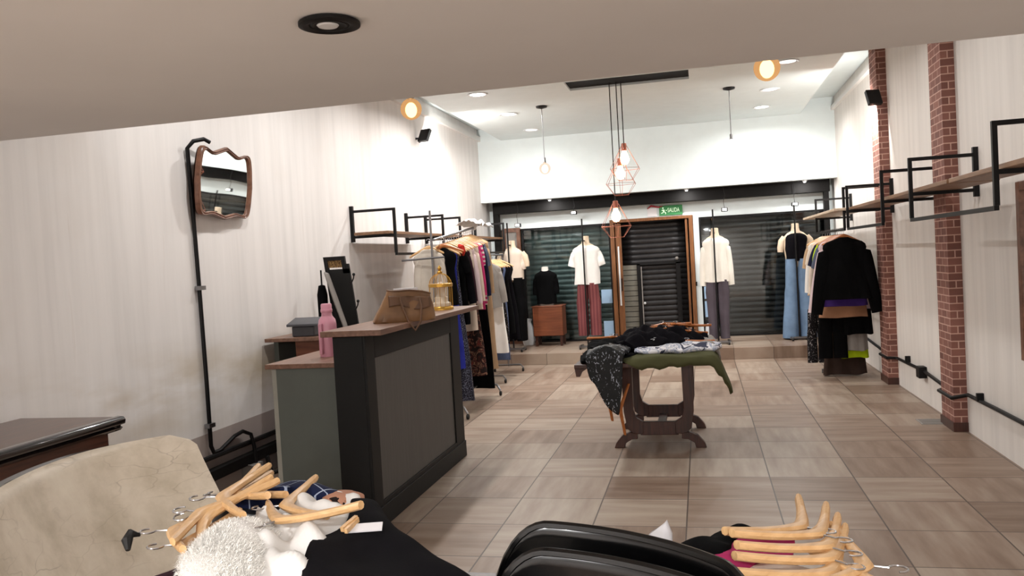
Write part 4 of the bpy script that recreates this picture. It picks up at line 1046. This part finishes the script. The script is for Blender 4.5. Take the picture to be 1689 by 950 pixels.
# ------------------------------------------------------------------ mannequins
def mannequin(x, y, label, topm, pantm, sl, neck='mann', rz=0.0, hem=1.17, pants_bot=.37, W=.20, leg=.075, flare=1.0, out=.3, sleeveless=False, pole_top=2.2, r0=.07, r1=.06, arms=False, stand=True, ptop=1.22, body=.86):
    zf = .172; t = thing('mannequin', (x, y, zf), label, 'mannequin', 'mannequins on the display step', rz)
    MT = Matrix.Translation((x, y, 0)) @ Matrix.Rotation(rz, 4, 'Z')
    b_ = MB(); rings = []
    for z, w, d in ((1.26, .10, .06), (1.28, .125, .085), (1.34, .15, .10), (1.5, .175, .11), (1.62, .185, .10), (1.72, .18, .085), (1.78, .12, .07), (1.81, .065, .055), (1.86, .055, .055), (1.92, .053, .053), (1.925, .03, .03)):
        rings.append([(w * sq(math.cos(2 * PI * k / 24), .9), d * math.sin(2 * PI * k / 24), z) for k in range(24)])
    b_.loft(rings)
    if arms:
        for s in (-1, 1): b_.tube([(s * .155, 0, 1.72), (s * .20, 0, 1.66), (s * .225, 0, 1.56), (s * .23, 0, 1.5)], [.05, .055, .048, .04], 12)
    b_.move(MT).build('torso', M[neck], t)
    g_ = MB(); torso(g_, W, 1.80 - hem, W * .95, .125, int(abs(x) * 10), .008, top=1.80, body=body)
    if sl:
        for s in (-1, 1): sleeve(g_, s, W, sl, r0, r1, out, top=1.79, d=.07, seed=s)
    g_.move(MT).build('top_garment', CL[topm], t, ang=70)
    p_ = MB(); legs(p_, .16, ptop - pants_bot, leg, .115 if ptop < 1.3 else .142, top=ptop, crotch=ptop - .93, seed=3, flare=flare, gap=.012)
    p_.move(MT).build('trousers', CL[pantm], t, ang=70)
    if stand:
        MB().tube([MT @ Vector((-.02, -.17, zf + .05)), MT @ Vector((-.02, -.17, pole_top))], .012, 8).build('pole', M['black_metal'], t)
        s_ = MB(); s_.bar(MT @ Vector((-.16, -.17, zf + .04)), MT @ Vector((.16, -.17, zf + .04)), .03); s_.bar(MT @ Vector((-.13, -.30, zf + .04)), MT @ Vector((-.13, .02, zf + .04)), .03); s_.bar(MT @ Vector((.13, -.30, zf + .04)), MT @ Vector((.13, .02, zf + .04)), .03)
        MB().bar(MT @ Vector((-.02, -.17, 1.85)), MT @ Vector((-.01, -.02, 1.85)), .02).build('neck_clamp', M['black_metal'], t)
        s_.build('stand_base', M['dull_chrome'], t)
        for a in (-.13, .13):
            for c_ in (-.29, .01):
                w_ = MB().lathe([(.001, -.012), (.022, -.012), (.024, 0), (.022, .012), (.001, .012)], (0, 0, 0), 12); w_.move(MT @ Matrix.Translation((a, c_, zf + .024)) @ Matrix.Rotation(PI / 2, 4, 'Y')); w_.build('caster', M['rubber'], t)
    return t
mannequin(-1.755, 13.0, 'mannequin seen from behind in white tee and plaid red trousers', 'white', 'wine', .25, ptop=1.19, W=.215, out=.36, leg=.085, r0=.066, r1=.062, pole_top=2.19)
MB().box((-1.93, 12.80, 2.15), (-1.80, 12.84, 2.185))
mannequin(.215, 13.02, 'mannequin seen from behind in white long sleeved sweater and grey trousers', 'ivory', 'greyd', .64, W=.20, hem=1.11, ptop=1.14, out=.10, leg=.07, pants_bot=.25, r0=.075, r1=.055)
mannequin(1.40, 13.25, 'mannequin in black tank top and wide light blue jeans', 'ink', 'denim', 0, W=.165, hem=1.36, leg=.095, flare=1.25, pants_bot=.20, sleeveless=True, arms=True, neck='mann', ptop=1.39, body=.97)
mannequin(-2.93, 12.95, 'cream mannequin at far left in cream top and black trousers', 'cream', 'black', .24, W=.18, hem=1.30, leg=.08, pants_bot=.33, arms=True, out=.15, ptop=1.33)
# bust on cabinet stool
st = thing('bedside_cabinet', (-2.5, 13.55, .172), 'small brown wooden cabinet on legs under the black bust', 'cabinet')
MB().box((-2.745, 13.38, .34), (-2.25, 13.75, .82)).build('body', M['stool_wood'], st, bevel=.012)
MB().box((-2.755, 13.37, .815), (-2.24, 13.76, .835)).build('top', M['stool_wood'], st, bevel=.006)
for a in (-2.70, -2.29):
    for c_ in (13.42, 13.70): MB().bar((a, c_, .35), (a, c_, .172), .04).build('leg', M['dark_wood'], st)
bu = thing('bust_form', (-2.53, 13.56, .835), 'white bust form in a black top sitting on the brown cabinet', 'mannequin')
q = MB(); q.loft([[(-2.53 + w * math.cos(2 * PI * k / 24), 13.56 + d * math.sin(2 * PI * k / 24), z) for k in range(24)] for z, w, d in ((.835, .12, .08), (1.3, .13, .09), (1.38, .07, .06), (1.41, .06, .055), (1.47, .055, .05), (1.475, .03, .03))]); q.build('torso', M['mann_white'], bu)
q = MB(); torso(q, .19, .56, .165, .115, 5, .008, top=1.42, body=.86)
for s in (-1, 1): sleeve(q, s, .19, .30, .07, .06, .12, top=1.41, d=.07)
q.move(Matrix.Translation((-2.53, 13.56, 0))).build('top_garment', CL['black'], bu, ang=70)
# white bag by the shutter
wb_ = MB(); wb_.loft([[( -2.90 + w * sq(math.cos(2 * PI * k / 20), .6), 13.72 + d * sq(math.sin(2 * PI * k / 20), .6) + .01 * math.sin(k * 3), z + .02 * math.sin(k * 2.2) * (z > .5)) for k in range(20)] for z, w, d in ((.172, .09, .07), (.25, .11, .08), (.45, .09, .06), (.56, .05, .03), (.60, .07, .02))])
tag(wb_.build('plastic_bag', M['white_pl'], ang=70), 'white plastic bag standing by the shutter beside the cabinet', 'bag')
wb2 = MB(); wb2.loft([[(.09 + w * sq(math.cos(2 * PI * k / 20), .6), 13.6 + d * sq(math.sin(2 * PI * k / 20), .6), z + .015 * math.sin(k * 2.2) * (z > .3)) for k in range(20)] for z, w, d in ((.172, .07, .06), (.25, .085, .07), (.36, .08, .05), (.42, .05, .03))])
tag(wb2.build('plastic_bag', M['white_pl'], ang=70), 'white plastic bag behind the grey trousers of the sweater mannequin', 'bag')

# ------------------------------------------------------------------ draped patches
def smooth_poly(poly, n=56):
    P = [Vector((a, b_)) for a, b_ in poly]; m = len(P); out = []
    for i in range(n):
        s = i / n * m; k = int(s); t = s - k
        p0, p1, p2, p3 = P[(k - 1) % m], P[k % m], P[(k + 1) % m], P[(k + 2) % m]
        out.append(.5 * ((2 * p1) + (p2 - p0) * t + (2 * p0 - 5 * p1 + 4 * p2 - p3) * t * t + (3 * p1 - p0 - 3 * p2 + p3) * t ** 3))
    return out
def patch(name, poly, z0, mat, label, cat, group=None, dome=.02, thick=.02, fold=.012, freq=9.0, seed=0, slope=(0, 0), table=None, ztab=0, n=64, K=12):
    """a heap of cloth: star shaped outline, folded top, rolled edge; beyond the table rectangle it hangs down"""
    out = smooth_poly(poly, n); c = sum(out, Vector((0, 0))) / n; mb = MB(); rings = []
    def zf(p, r):
        z = z0 + dome * (1 - r * r) + slope[0] * (p.x - c.x) + slope[1] * (p.y - c.y)
        z += fold * noise.noise(Vector((p.x * freq, p.y * freq, seed))) + fold * .6 * math.sin(p.x * freq * 2.2 + p.y * freq * 3 + seed)
        return z
    def place(p, z):
        if table:
            x0, x1, y0, y1 = table; over = 0; q_ = p.copy()
            for (ax, lim, sg) in ((0, x0, -1), (0, x1, 1), (1, y0, -1), (1, y1, 1)):
                e = (q_[ax] - lim) * sg
                if e > 0: over += e * .92; q_[ax] = lim + sg * (e * (.38 if ax == 0 else .08) + .015 * min(1, e * 20))
            return Vector((q_.x, q_.y, z - over + (.012 * math.sin(p.x * 40 + p.y * 30) if over > .03 else 0)))
        return Vector((p.x, p.y, z))
    for i in range(1, K + 1):
        r = i / K; rings.append([place(c + (o_ - c) * r, zf(c + (o_ - c) * r, r)) for o_ in out])
    edge = [p - Vector((0, 0, thick * .55)) + Vector(((p.x - c.x), (p.y - c.y), 0)) * .015 for p in rings[-1]]
    bot = [Vector((c.x + (p.x - c.x) * .96, c.y + (p.y - c.y) * .96, p.z - thick)) for p in rings[-1]]
    allr = rings + [edge, bot]
    if not table: allr += [[Vector((c.x + (p.x - c.x) * .4, c.y + (p.y - c.y) * .4, p.z)) for p in bot]]
    else: allr += [[place(c + (o_ - c) * .9, zf(c + (o_ - c) * .9, .9) - thick) for o_ in out], [place(c + (o_ - c) * .4, zf(c + (o_ - c) * .4, .4) - thick) for o_ in out]]
    mb.loft(allr)
    o = mb.build(name, mat, ang=80); tag(o, label, cat, group); return o

# ------------------------------------------------------------------ display table in the middle
tb = thing('trestle_table', (-.44, 7.3, 0), 'dark wooden trestle table heaped with clothes in the middle of the floor', 'table')
TX0, TX1, TY0, TY1, TZ = -1.03, .06, 6.55, 8.05, .75
MB().box((TX0, TY0, TZ - .035), (TX1, TY1, TZ)).build('table_top', M['dark_wood'], tb, bevel=.006)
q = MB(); q.prism([(TX0, TZ - .035), (TX0 + .10, TZ - .035), (TX0 + .06, TZ - .06), (TX0 + .04, TZ - .10), (TX0 + .01, TZ - .10)], TY0 + .02, TY0 + .06, 'XZ'); q.build('apron_bracket', M['dark_wood'], tb)
for y in (6.92, 7.68):
    for s in (-1, 1):
        cx = -.405; xo = cx + s * .27
        q = MB(); q.prism([(cx + s * .29, TZ - .035), (cx + s * .20, TZ - .035), (cx + s * .205, .32), (cx + s * .185, .25), (cx + s * .13, .215), (cx + s * .13, .12), (cx + s * .20, .11), (cx + s * .26, .16), (cx + s * .285, .30)], y - .025, y + .025, 'XZ')
        q.build('leg', M['dark_wood'], tb, bevel=.004)
        q = MB(); q.prism([(cx + s * .18, .12), (cx + s * .24, .13), (cx + s * .31, .10), (cx + s * .36, .04), (cx + s * .375, 0), (cx + s * .29, 0), (cx + s * .28, .04), (cx + s * .23, .07), (cx + s * .18, .075)], y - .03, y + .03, 'XZ')
        q.build('foot', M['dark_wood'], tb, bevel=.004)
    MB().box((-.56, y - .02, .105), (-.25, y + .02, .215)).build('cross_rail', M['dark_wood'], tb, bevel=.004)
MB().box((-.44, 6.94, .10), (-.37, 7.66, .14)).build('stretcher', M['dark_wood'], tb, bevel=.004)
TT = (TX0, TX1, TY0, TY1); G4 = 'clothes heaped on the trestle table'
patch('blanket', [(-.62, 6.56), (-.35, 6.50), (-.05, 6.52), (.12, 6.5), (.34, 6.62), (.26, 6.85), (.02, 7.1), (-.2, 7.5), (-.55, 7.4), (-.66, 6.95)], .785, CL['olive'], 'olive green garment spread along the front edge of the trestle table', 'garment', G4, .03, .035, .008, 6, 1, table=TT)
patch('garment', [(-.98, 6.62), (-.8, 6.58), (-.5, 6.75), (-.35, 7.3), (-.5, 7.9), (-.85, 7.9), (-1.0, 7.3)], .79, CL['black'], 'black garment spread over the left side of the trestle table', 'garment', G4, .05, .04, .02, 9, 2, table=TT)
patch('garment', [(-.55, 6.72), (-.3, 6.66), (0, 6.7), (.12, 6.85), (.06, 7.2), (-.2, 7.35), (-.5, 7.2)], .835, CL['marble'], 'white and grey marbled garment on the olive green garment', 'garment', G4, .025, .03, .015, 10, 3)
patch('garment', [(-.1, 6.85), (.1, 6.9), (.17, 7.05), (.12, 7.5), (-.1, 7.7), (-.2, 7.3)], .83, CL['grey'], 'grey garment at the right end of the trestle table', 'garment', G4, .03, .04, .02, 11, 4, table=TT)
patch('garment', [(-.7, 6.85), (-.4, 6.85), (-.1, 7.0), (.02, 7.3), (-.15, 7.6), (-.6, 7.6), (-.78, 7.2)], .865, CL['ink'], 'black ruffled garment at the top of the table heap', 'garment', G4, .10, .05, .04, 14, 5, n=96, K=20)
patch('sequin_dress', [(-.90, 6.36), (-.80, 6.16), (-.70, 6.05), (-.66, 6.22), (-.64, 6.5), (-.60, 6.75), (-.62, 7.0), (-.75, 7.1), (-.90, 6.8), (-.93, 6.55)], .845, CL['sequin_b'], 'black sequin dress hanging over the front edge of the trestle table', 'dress', G4, .035, .03, .016, 12, 6, table=TT)
patch('garment', [(-.95, 6.9), (-.8, 6.8), (-.66, 6.95), (-.68, 7.3), (-.85, 7.4), (-.98, 7.2)], .85, CL['black'], 'small black bundle at the left rear of the table heap', 'garment', G4, .04, .04, .02, 13, 7)
fan = [(-.30, 7.05, 1.0, .22), (-.24, 7.12, 1.01, .08), (-.33, 7.0, .985, -.08), (-.18, 7.2, .99, -.2), (-.42, 6.78, .90, .02), (-.40, 6.83, .905, -.06), (-.74, 7.0, .93, .35), (-.78, 7.06, .925, .2), (-.12, 7.0, .96, .3), (-.36, 7.15, 1.015, -.3), (-.15, 6.82, .895, -.12)]
fl = ['topmost wooden hanger fanned on the table heap', 'second wooden hanger of the fan on the table heap', 'third wooden hanger of the fan on the table heap', 'rear wooden hanger of the fan on the table heap', 'front wooden hanger lying on the marbled garment', 'wooden hanger just behind the front hanger on the marbled garment', 'wooden hanger slanting at the left of the table heap', 'wooden hanger under the slanting one at the left of the table heap', 'wooden hanger at the right side of the table heap', 'wooden hanger crossing over the fan at the top of the table heap', 'wooden hanger lying to the right on the marbled garment']
for (x, y, z, r), l in zip(fan, fl):
    hanger(HG2, (x - .0, y + .09, z + .0), (math.radians(68), r * .25, r), l, 'wooden hangers on the trestle table')
for i, (x, y, z, l) in enumerate(((-.935, 6.50, .735, 'wooden hanger dangling upright off the left front of the table'), (-.84, 6.50, .62, 'wooden hanger dangling beside the sequin dress'))):
    hanger(HG2, (x + .11, y, z - .22), (0, math.radians(-80), .9), l, 'wooden hangers on the trestle table')

# ------------------------------------------------------------------ left foreground heap on a low table
lt = thing('low_table', (-.95, 1.9, 0), 'low dark table under the foreground heap of clothes', 'table')
MB().box((-1.33, 1.45, .69), (-.52, 2.28, .72)).build('table_top', M['dark_wood'], lt, bevel=.005)
for a in (-1.28, -.57):
    for c_ in (1.5, 2.23): MB().bar((a, c_, 0), (a, c_, .69), .05).build('leg', M['dark_wood'], lt)
G5 = 'clothes in the foreground heap at the left'
patch('garment', [(-1.30, 1.5), (-.72, 1.45), (-.72, 1.9), (-.85, 2.15), (-1.28, 2.25), (-1.33, 1.9)], .80, CL['navy'], 'folded navy garment at the bottom of the foreground heap', 'garment', G5, .01, .075, .006, 8, 11)
patch('garment', [(-1.34, 1.6), (-1.1, 1.45), (-.76, 1.5), (-.76, 1.85), (-.88, 2.1), (-1.25, 2.22), (-1.34, 1.95)], .875, CL['plum'], 'dark plum garment under the wooden hangers of the foreground heap', 'garment', G5, .01, .07, .008, 9, 12)
patch('jacket', [(-1.39, 2.10), (-1.50, 2.34), (-1.42, 2.36), (-1.22, 2.24), (-1.12, 2.11), (-1.20, 2.03), (-1.33, 2.02)], .925, CL['leather'], 'black leather jacket at the back of the foreground heap', 'jacket', G5, .03, .08, .022, 8, 13)
patch('scarf', [(-1.36, 2.12), (-1.36, 2.22), (-1.27, 2.31), (-1.13, 2.30), (-1.06, 2.23), (-1.12, 2.17), (-1.22, 2.20), (-1.30, 2.10)], .965, CL['grid'], 'navy scarf with a white grid pattern on the foreground heap', 'scarf', G5, .025, .04, .010, 9, 14)
patch('scarf', [(-1.14, 2.22), (-1.09, 2.30), (-1.00, 2.26), (-.98, 2.17), (-1.06, 2.17)], .955, CL['leopard'], 'bit of leopard print cloth beside the grid scarf', 'scarf', G5, .02, .05, .01, 9, 15)
patch('blouse', [(-1.23, 2.08), (-1.16, 2.20), (-1.05, 2.22), (-.97, 2.17), (-.93, 2.03), (-.92, 1.86), (-.88, 1.62), (-1.0, 1.55), (-1.14, 1.66), (-1.16, 1.9)], .945, CL['white'], 'white blouse spread in the middle of the foreground heap', 'blouse', G5, .03, .06, .034, 14, 16, n=96, K=22)
patch('trousers', [(-.93, 1.78), (-.92, 1.96), (-.97, 2.12), (-.93, 2.17), (-.78, 1.95), (-.64, 1.83), (-.46, 1.66), (-.46, 1.5), (-.78, 1.5)], .945, CL['ink'], 'black trousers at the right side of the foreground heap', 'trousers', G5, .015, .09, .012, 7, 17, slope=(-.12, 0))
patch('lace_strip', [(-.72, 1.925), (-.67, 1.90), (-.54, 1.785), (-.43, 1.69), (-.45, 1.62), (-.60, 1.76)], .90, CL['ivory'], 'white lace strip edging the black trousers', 'garment', G5, .01, .02, .006, 14, 18)
tg = MB(); tg.box((-.042, -.015, 0), (.042, .015, .004)); tg.move(Matrix.Translation((-.835, 1.885, .975)) @ Matrix.Rotation(.28, 4, 'Z') @ Matrix.Rotation(.35, 4, 'X')); tag(tg.build('price_tag', M['paper']), 'white paper tag on the black trousers', 'tag')
cp_ = MB(); cp_.bar((-.88, 1.85, .982), (-.865, 1.905, .995), .010, .012); cp_.bar((-.868, 1.845, .980), (-.862, 1.905, .99), .008, .012); tag(cp_.build('clothespin', M['hanger']), 'wooden clothespin holding the white tag', 'clothespin')
# fluffy white fur
fu = thing('fur_stole', (-1.13, 1.78, .93), 'fluffy white fur stole at the front of the foreground heap', 'stole')
core = patch('x', [(-1.19, 1.66), (-1.24, 1.80), (-1.24, 1.92), (-1.17, 1.96), (-1.09, 1.90), (-1.02, 1.74), (-.98, 1.58), (-1.10, 1.55)], .96, CL['white'], 'x', 'x', None, .05, .09, .012, 9, 19)
core.name = 'lining'; core.parent = fu; core.location = core.location - fu.location
for k in ('label', 'category'): del core[k]
fm = MB(); rnd = random.Random(5); op = smooth_poly([(-1.19, 1.66), (-1.24, 1.80), (-1.24, 1.92), (-1.17, 1.96), (-1.09, 1.90), (-1.02, 1.74), (-.98, 1.58), (-1.10, 1.55)], 64); cc = sum(op, Vector((0, 0))) / 64
for i in range(18000):
    k = rnd.randrange(64); r = rnd.random() ** .5; e = op[k]; p = cc + (e - cc) * r; p += Vector((rnd.uniform(-.01, .01), rnd.uniform(-.01, .01)))
    z = .955 + .05 * (1 - r * r); base = Vector((p.x, p.y, z)); nrm = Vector(((p.x - cc.x) * 3.5, (p.y - cc.y) * 3.5, .6)).normalized()
    dr_ = (nrm + Vector((rnd.uniform(-.7, .7), rnd.uniform(-.7, .7), rnd.uniform(-.4, .4)))).normalized(); L = rnd.uniform(.010, .024)
    sd = dr_.cross(Vector((rnd.random(), rnd.random(), rnd.random()))).normalized() * .0008
    mid = base + dr_ * L * .6; tip = base + dr_ * L + Vector((0, 0, -.006))
    fm.add([base - sd, base + sd, mid + sd * .7, mid - sd * .7, tip], [(0, 1, 2, 3), (3, 2, 4)])
fo = fm.build('fur', plain('white_fur', (.985, .975, .955), .9, var=.01), fu, smooth=False)
# foreground wooden hangers: flat-lying, hook end x,y, direction of the hook
def lying(src, hx, hy, z, ang, label, group, pitch=0.0, roll=88):
    return hanger(src, (hx, hy, z), Euler((math.radians(roll), math.radians(pitch), ang)), label, group)
GH = 'wooden hangers of the foreground heap'
for (x, y, z, a, p, l) in (
    (-1.40, 2.02, 1.005, -70, 4, 'long wooden hanger reaching up to the grid scarf'),
    (-1.41, 2.10, .99, -62, -5, 'wooden hanger crossing behind the long one by the leather jacket'),
    (-1.40, 1.95, .995, -98, 5, 'wooden hanger lying at the left of the fur stole'),
    (-1.38, 1.92, .985, -85, 10, 'wooden hanger leaning toward the front left of the heap'),
    (-1.43, 2.15, .98, -50, 0, 'wooden hanger under the leather jacket'),
    (-1.44, 1.86, .965, -75, 0, 'wooden hanger with its hook over the sofa at far left'),
    (-1.36, 1.78, .955, -70, 0, 'lowest wooden hanger at the bottom left corner'),
    (-1.09, 1.80, 1.0, -28, -8, 'wooden hanger lying between white blouse and black trousers'),
    (-1.20, 2.00, .985, -60, 0, 'wooden hanger inside the white blouse collar')):
    lying(HG, x, y, z, math.radians(a), l, GH, p, 88)
dh = MB().tube([(-1.45, 1.86, .955), (-1.462, 1.84, .966), (-1.458, 1.82, .955), (-1.445, 1.805, .935)], [.004, .012, .014, .006], 8)
tag(dh.build('hook_cover', M['rubber']), 'black rubber tip on a hanger hook over the sofa', 'hook tip')

# ------------------------------------------------------------------ glossy black shell chairs
def shell_chair(dx, dy, dz, label):
    t = thing('shell_chair', (-.2 + dx, 1.85 + dy, 0), label, 'chair', 'glossy black shell chairs')
    P0, P1 = Vector((-.49, 2.02)), Vector((.145, 1.66)); ax = (P1 - P0); L = ax.length; ax.normalize(); nr = Vector((ax.y, -ax.x))  # toward viewer
    zt = .975
    def pt(u, v, off=0):          # u -1..1 across, v 0 seat .. 1 rim
        zz_ = .46 + (zt - .46) * v
        cr = .10 * u * u
        wv = (.40 + .60 * min(1, v * 1.3 + .2) ** .5)
        c = P0 + ax * (L * .5 * (1 + u * wv)); q_ = c + nr * (cr + .12 * (1 - v) ** 1.5 + off)
        drop = .0
        au = abs(u)
        if au > .62: drop = (1 - math.sqrt(max(0, 1 - ((au - .62) / .38) ** 2))) * .26 * v
        return Vector((q_.x + dx, q_.y + dy, zz_ - drop + dz))
    s_ = MB(); NU, NV = 40, 22
    front = [[pt(-1 + 2 * i / NU, j / NV) for j in range(NV + 1)] for i in range(NU + 1)]
    rear = [[pt(-1 + 2 * i / NU, j / NV, -.022) for j in range(NV + 1)] for i in range(NU + 1)]
    lo = [front[i] + [(front[i][-1] + rear[i][-1]) * .5 + Vector((0, 0, .009))] + list(reversed(rear[i])) for i in range(NU + 1)]
    s_.loft(lo); s_.build('shell_back', M['gloss_black'], t, ang=80)
    rim = MB().tube([(front[i][-1] + rear[i][-1]) * .5 for i in range(NU + 1)], .012, 8); rim.build('rim', M['gloss_black'], t)
    c = P0 + ax * L * .5 + nr * .25; c = Vector((c.x + dx, c.y + dy))
    q = MB(); rings = []
    for z, w in ((.44, .14), (.45, .24), (.465, .26), (.475, .25)): rings.append([(c.x + w * sq(math.cos(2 * PI * k / 32), .8), c.y + w * .95 * sq(math.sin(2 * PI * k / 32), .8), z + dz) for k in range(32)])
    q.loft(rings); q.build('seat', M['gloss_black'], t)
    for a in (-.17, .17):
        for b_ in (-.17, .17): MB().tube([(c.x + a, c.y + b_, .45 + dz), (c.x + a * 1.3, c.y + b_ * 1.3, 0)], .012, 8).build('leg', M['chrome'], t)
shell_chair(0, 0, 0, 'glossy black shell chair whose rim curves highest in the foreground')
shell_chair(.035, -.215, .012, 'nearer glossy black shell chair nested in front of the other')

# ------------------------------------------------------------------ right foreground heap
rt_ = thing('side_table', (.1, 2.05, 0), 'small dark table under the hangers at the right foreground', 'table')
MB().box((-.12, 1.80, .71), (.27, 2.27, .74)).build('table_top', M['dark_wood'], rt_, bevel=.005)
for a in (-.09, .24):
    for c_ in (1.84, 2.23): MB().bar((a, c_, 0), (a, c_, .71), .04).build('leg', M['dark_wood'], rt_)
G6 = 'clothes on the small right foreground table'
patch('garment', [(-.12, 2.05), (-.05, 2.17), (.07, 2.25), (.17, 2.25), (.17, 2.17), (.06, 2.10), (.0, 2.0)], .862, CL['black'], 'black garments at the back of the right foreground heap', 'garment', G6, .03, .10, .014, 14, 21)
patch('garment', [(-.04, 2.06), (.06, 2.16), (.17, 2.22), (.19, 2.17), (.10, 2.1), (.02, 2.02)], .872, CL['magenta'], 'magenta garment between black garments and wooden hangers', 'garment', G6, .012, .05, .010, 14, 22)
patch('garment', [(-.05, 1.85), (.02, 2.04), (.15, 2.10), (.25, 2.02), (.25, 1.85), (.1, 1.82)], .83, CL['cream'], 'pale garment under the wooden hangers at right foreground', 'garment', G6, .012, .08, .010, 12, 23)
GR = 'wooden hangers of the right foreground heap'
for (x, y, z, a, p, l) in (
    (.30, 2.03, .915, 52, 4, 'top wooden hanger of the row at right foreground'),
    (.31, 1.97, .905, 50, 4, 'second wooden hanger of the row at right foreground'),
    (.305, 1.915, .895, 47, 4, 'third wooden hanger of the row at right foreground'),
    (.30, 1.86, .885, 50, 4, 'fourth wooden hanger of the row at right foreground'),
    (.40, 1.94, .885, 75, 0, 'wooden hanger standing out to the right with its hook free'),
    (.275, 2.10, .912, 60, 3, 'wooden hanger slanting back behind the row of hangers'),
    (.42, 1.87, .875, 100, 0, 'wooden hanger pointing right at the corner of the small table')):
    lying(HG, x, y, z, math.radians(a), l, GR, p, 90)
# white paper bag behind the black chairs
pb = MB(); pb.loft([[(-.165 + w * sq(math.cos(2 * PI * k / 16), .6) + sx, 2.2 + d * sq(math.sin(2 * PI * k / 16), .6), z + tz * math.cos(2 * PI * k / 16)) for k in range(16)] for z, w, d, sx, tz in ((0, .07, .05, 0, 0), (.5, .065, .045, 0, 0), (.80, .055, .04, 0, 0), (.85, .048, .02, .008, .02), (.88, .028, .008, .016, .025))])
tag(pb.build('paper_bag', M['paper'], ang=70), 'white paper bag corner rising behind the black shell chairs', 'bag')

# ------------------------------------------------------------------ world, camera
w = bpy.data.worlds.new('World'); SC.world = w; w.use_nodes = True
w.node_tree.nodes['Background'].inputs[0].default_value = (.02, .022, .028, 1); w.node_tree.nodes['Background'].inputs[1].default_value = .5
yaw, pit, rol, f, h = 2.25093900e-01, -3.30774561e-02, -5.71395822e-02, 1374.05, 1.60983
fwd = Vector((-math.sin(yaw) * math.cos(pit), math.cos(yaw) * math.cos(pit), math.sin(pit)))
right = Vector((math.cos(yaw), math.sin(yaw), 0)); up = right.cross(fwd)
r = math.cos(rol) * right + math.sin(rol) * up; u = -math.sin(rol) * right + math.cos(rol) * up
cam = bpy.data.cameras.new('Camera'); co = bpy.data.objects.new('Camera', cam); COL.objects.link(co)
mw = Matrix((r, u, -fwd)).transposed().to_4x4(); mw.translation = Vector((0, 0, h)); co.matrix_world = mw
cam.sensor_width = 36; cam.lens = 36 * f / 1689; cam.clip_start = .05; cam.clip_end = 100
SC.camera = co
vs = SC.view_settings; vs.view_transform = 'Standard'; vs.look = 'None'; vs.gamma = 1; vs.use_curve_mapping = False; vs.exposure = 0.02
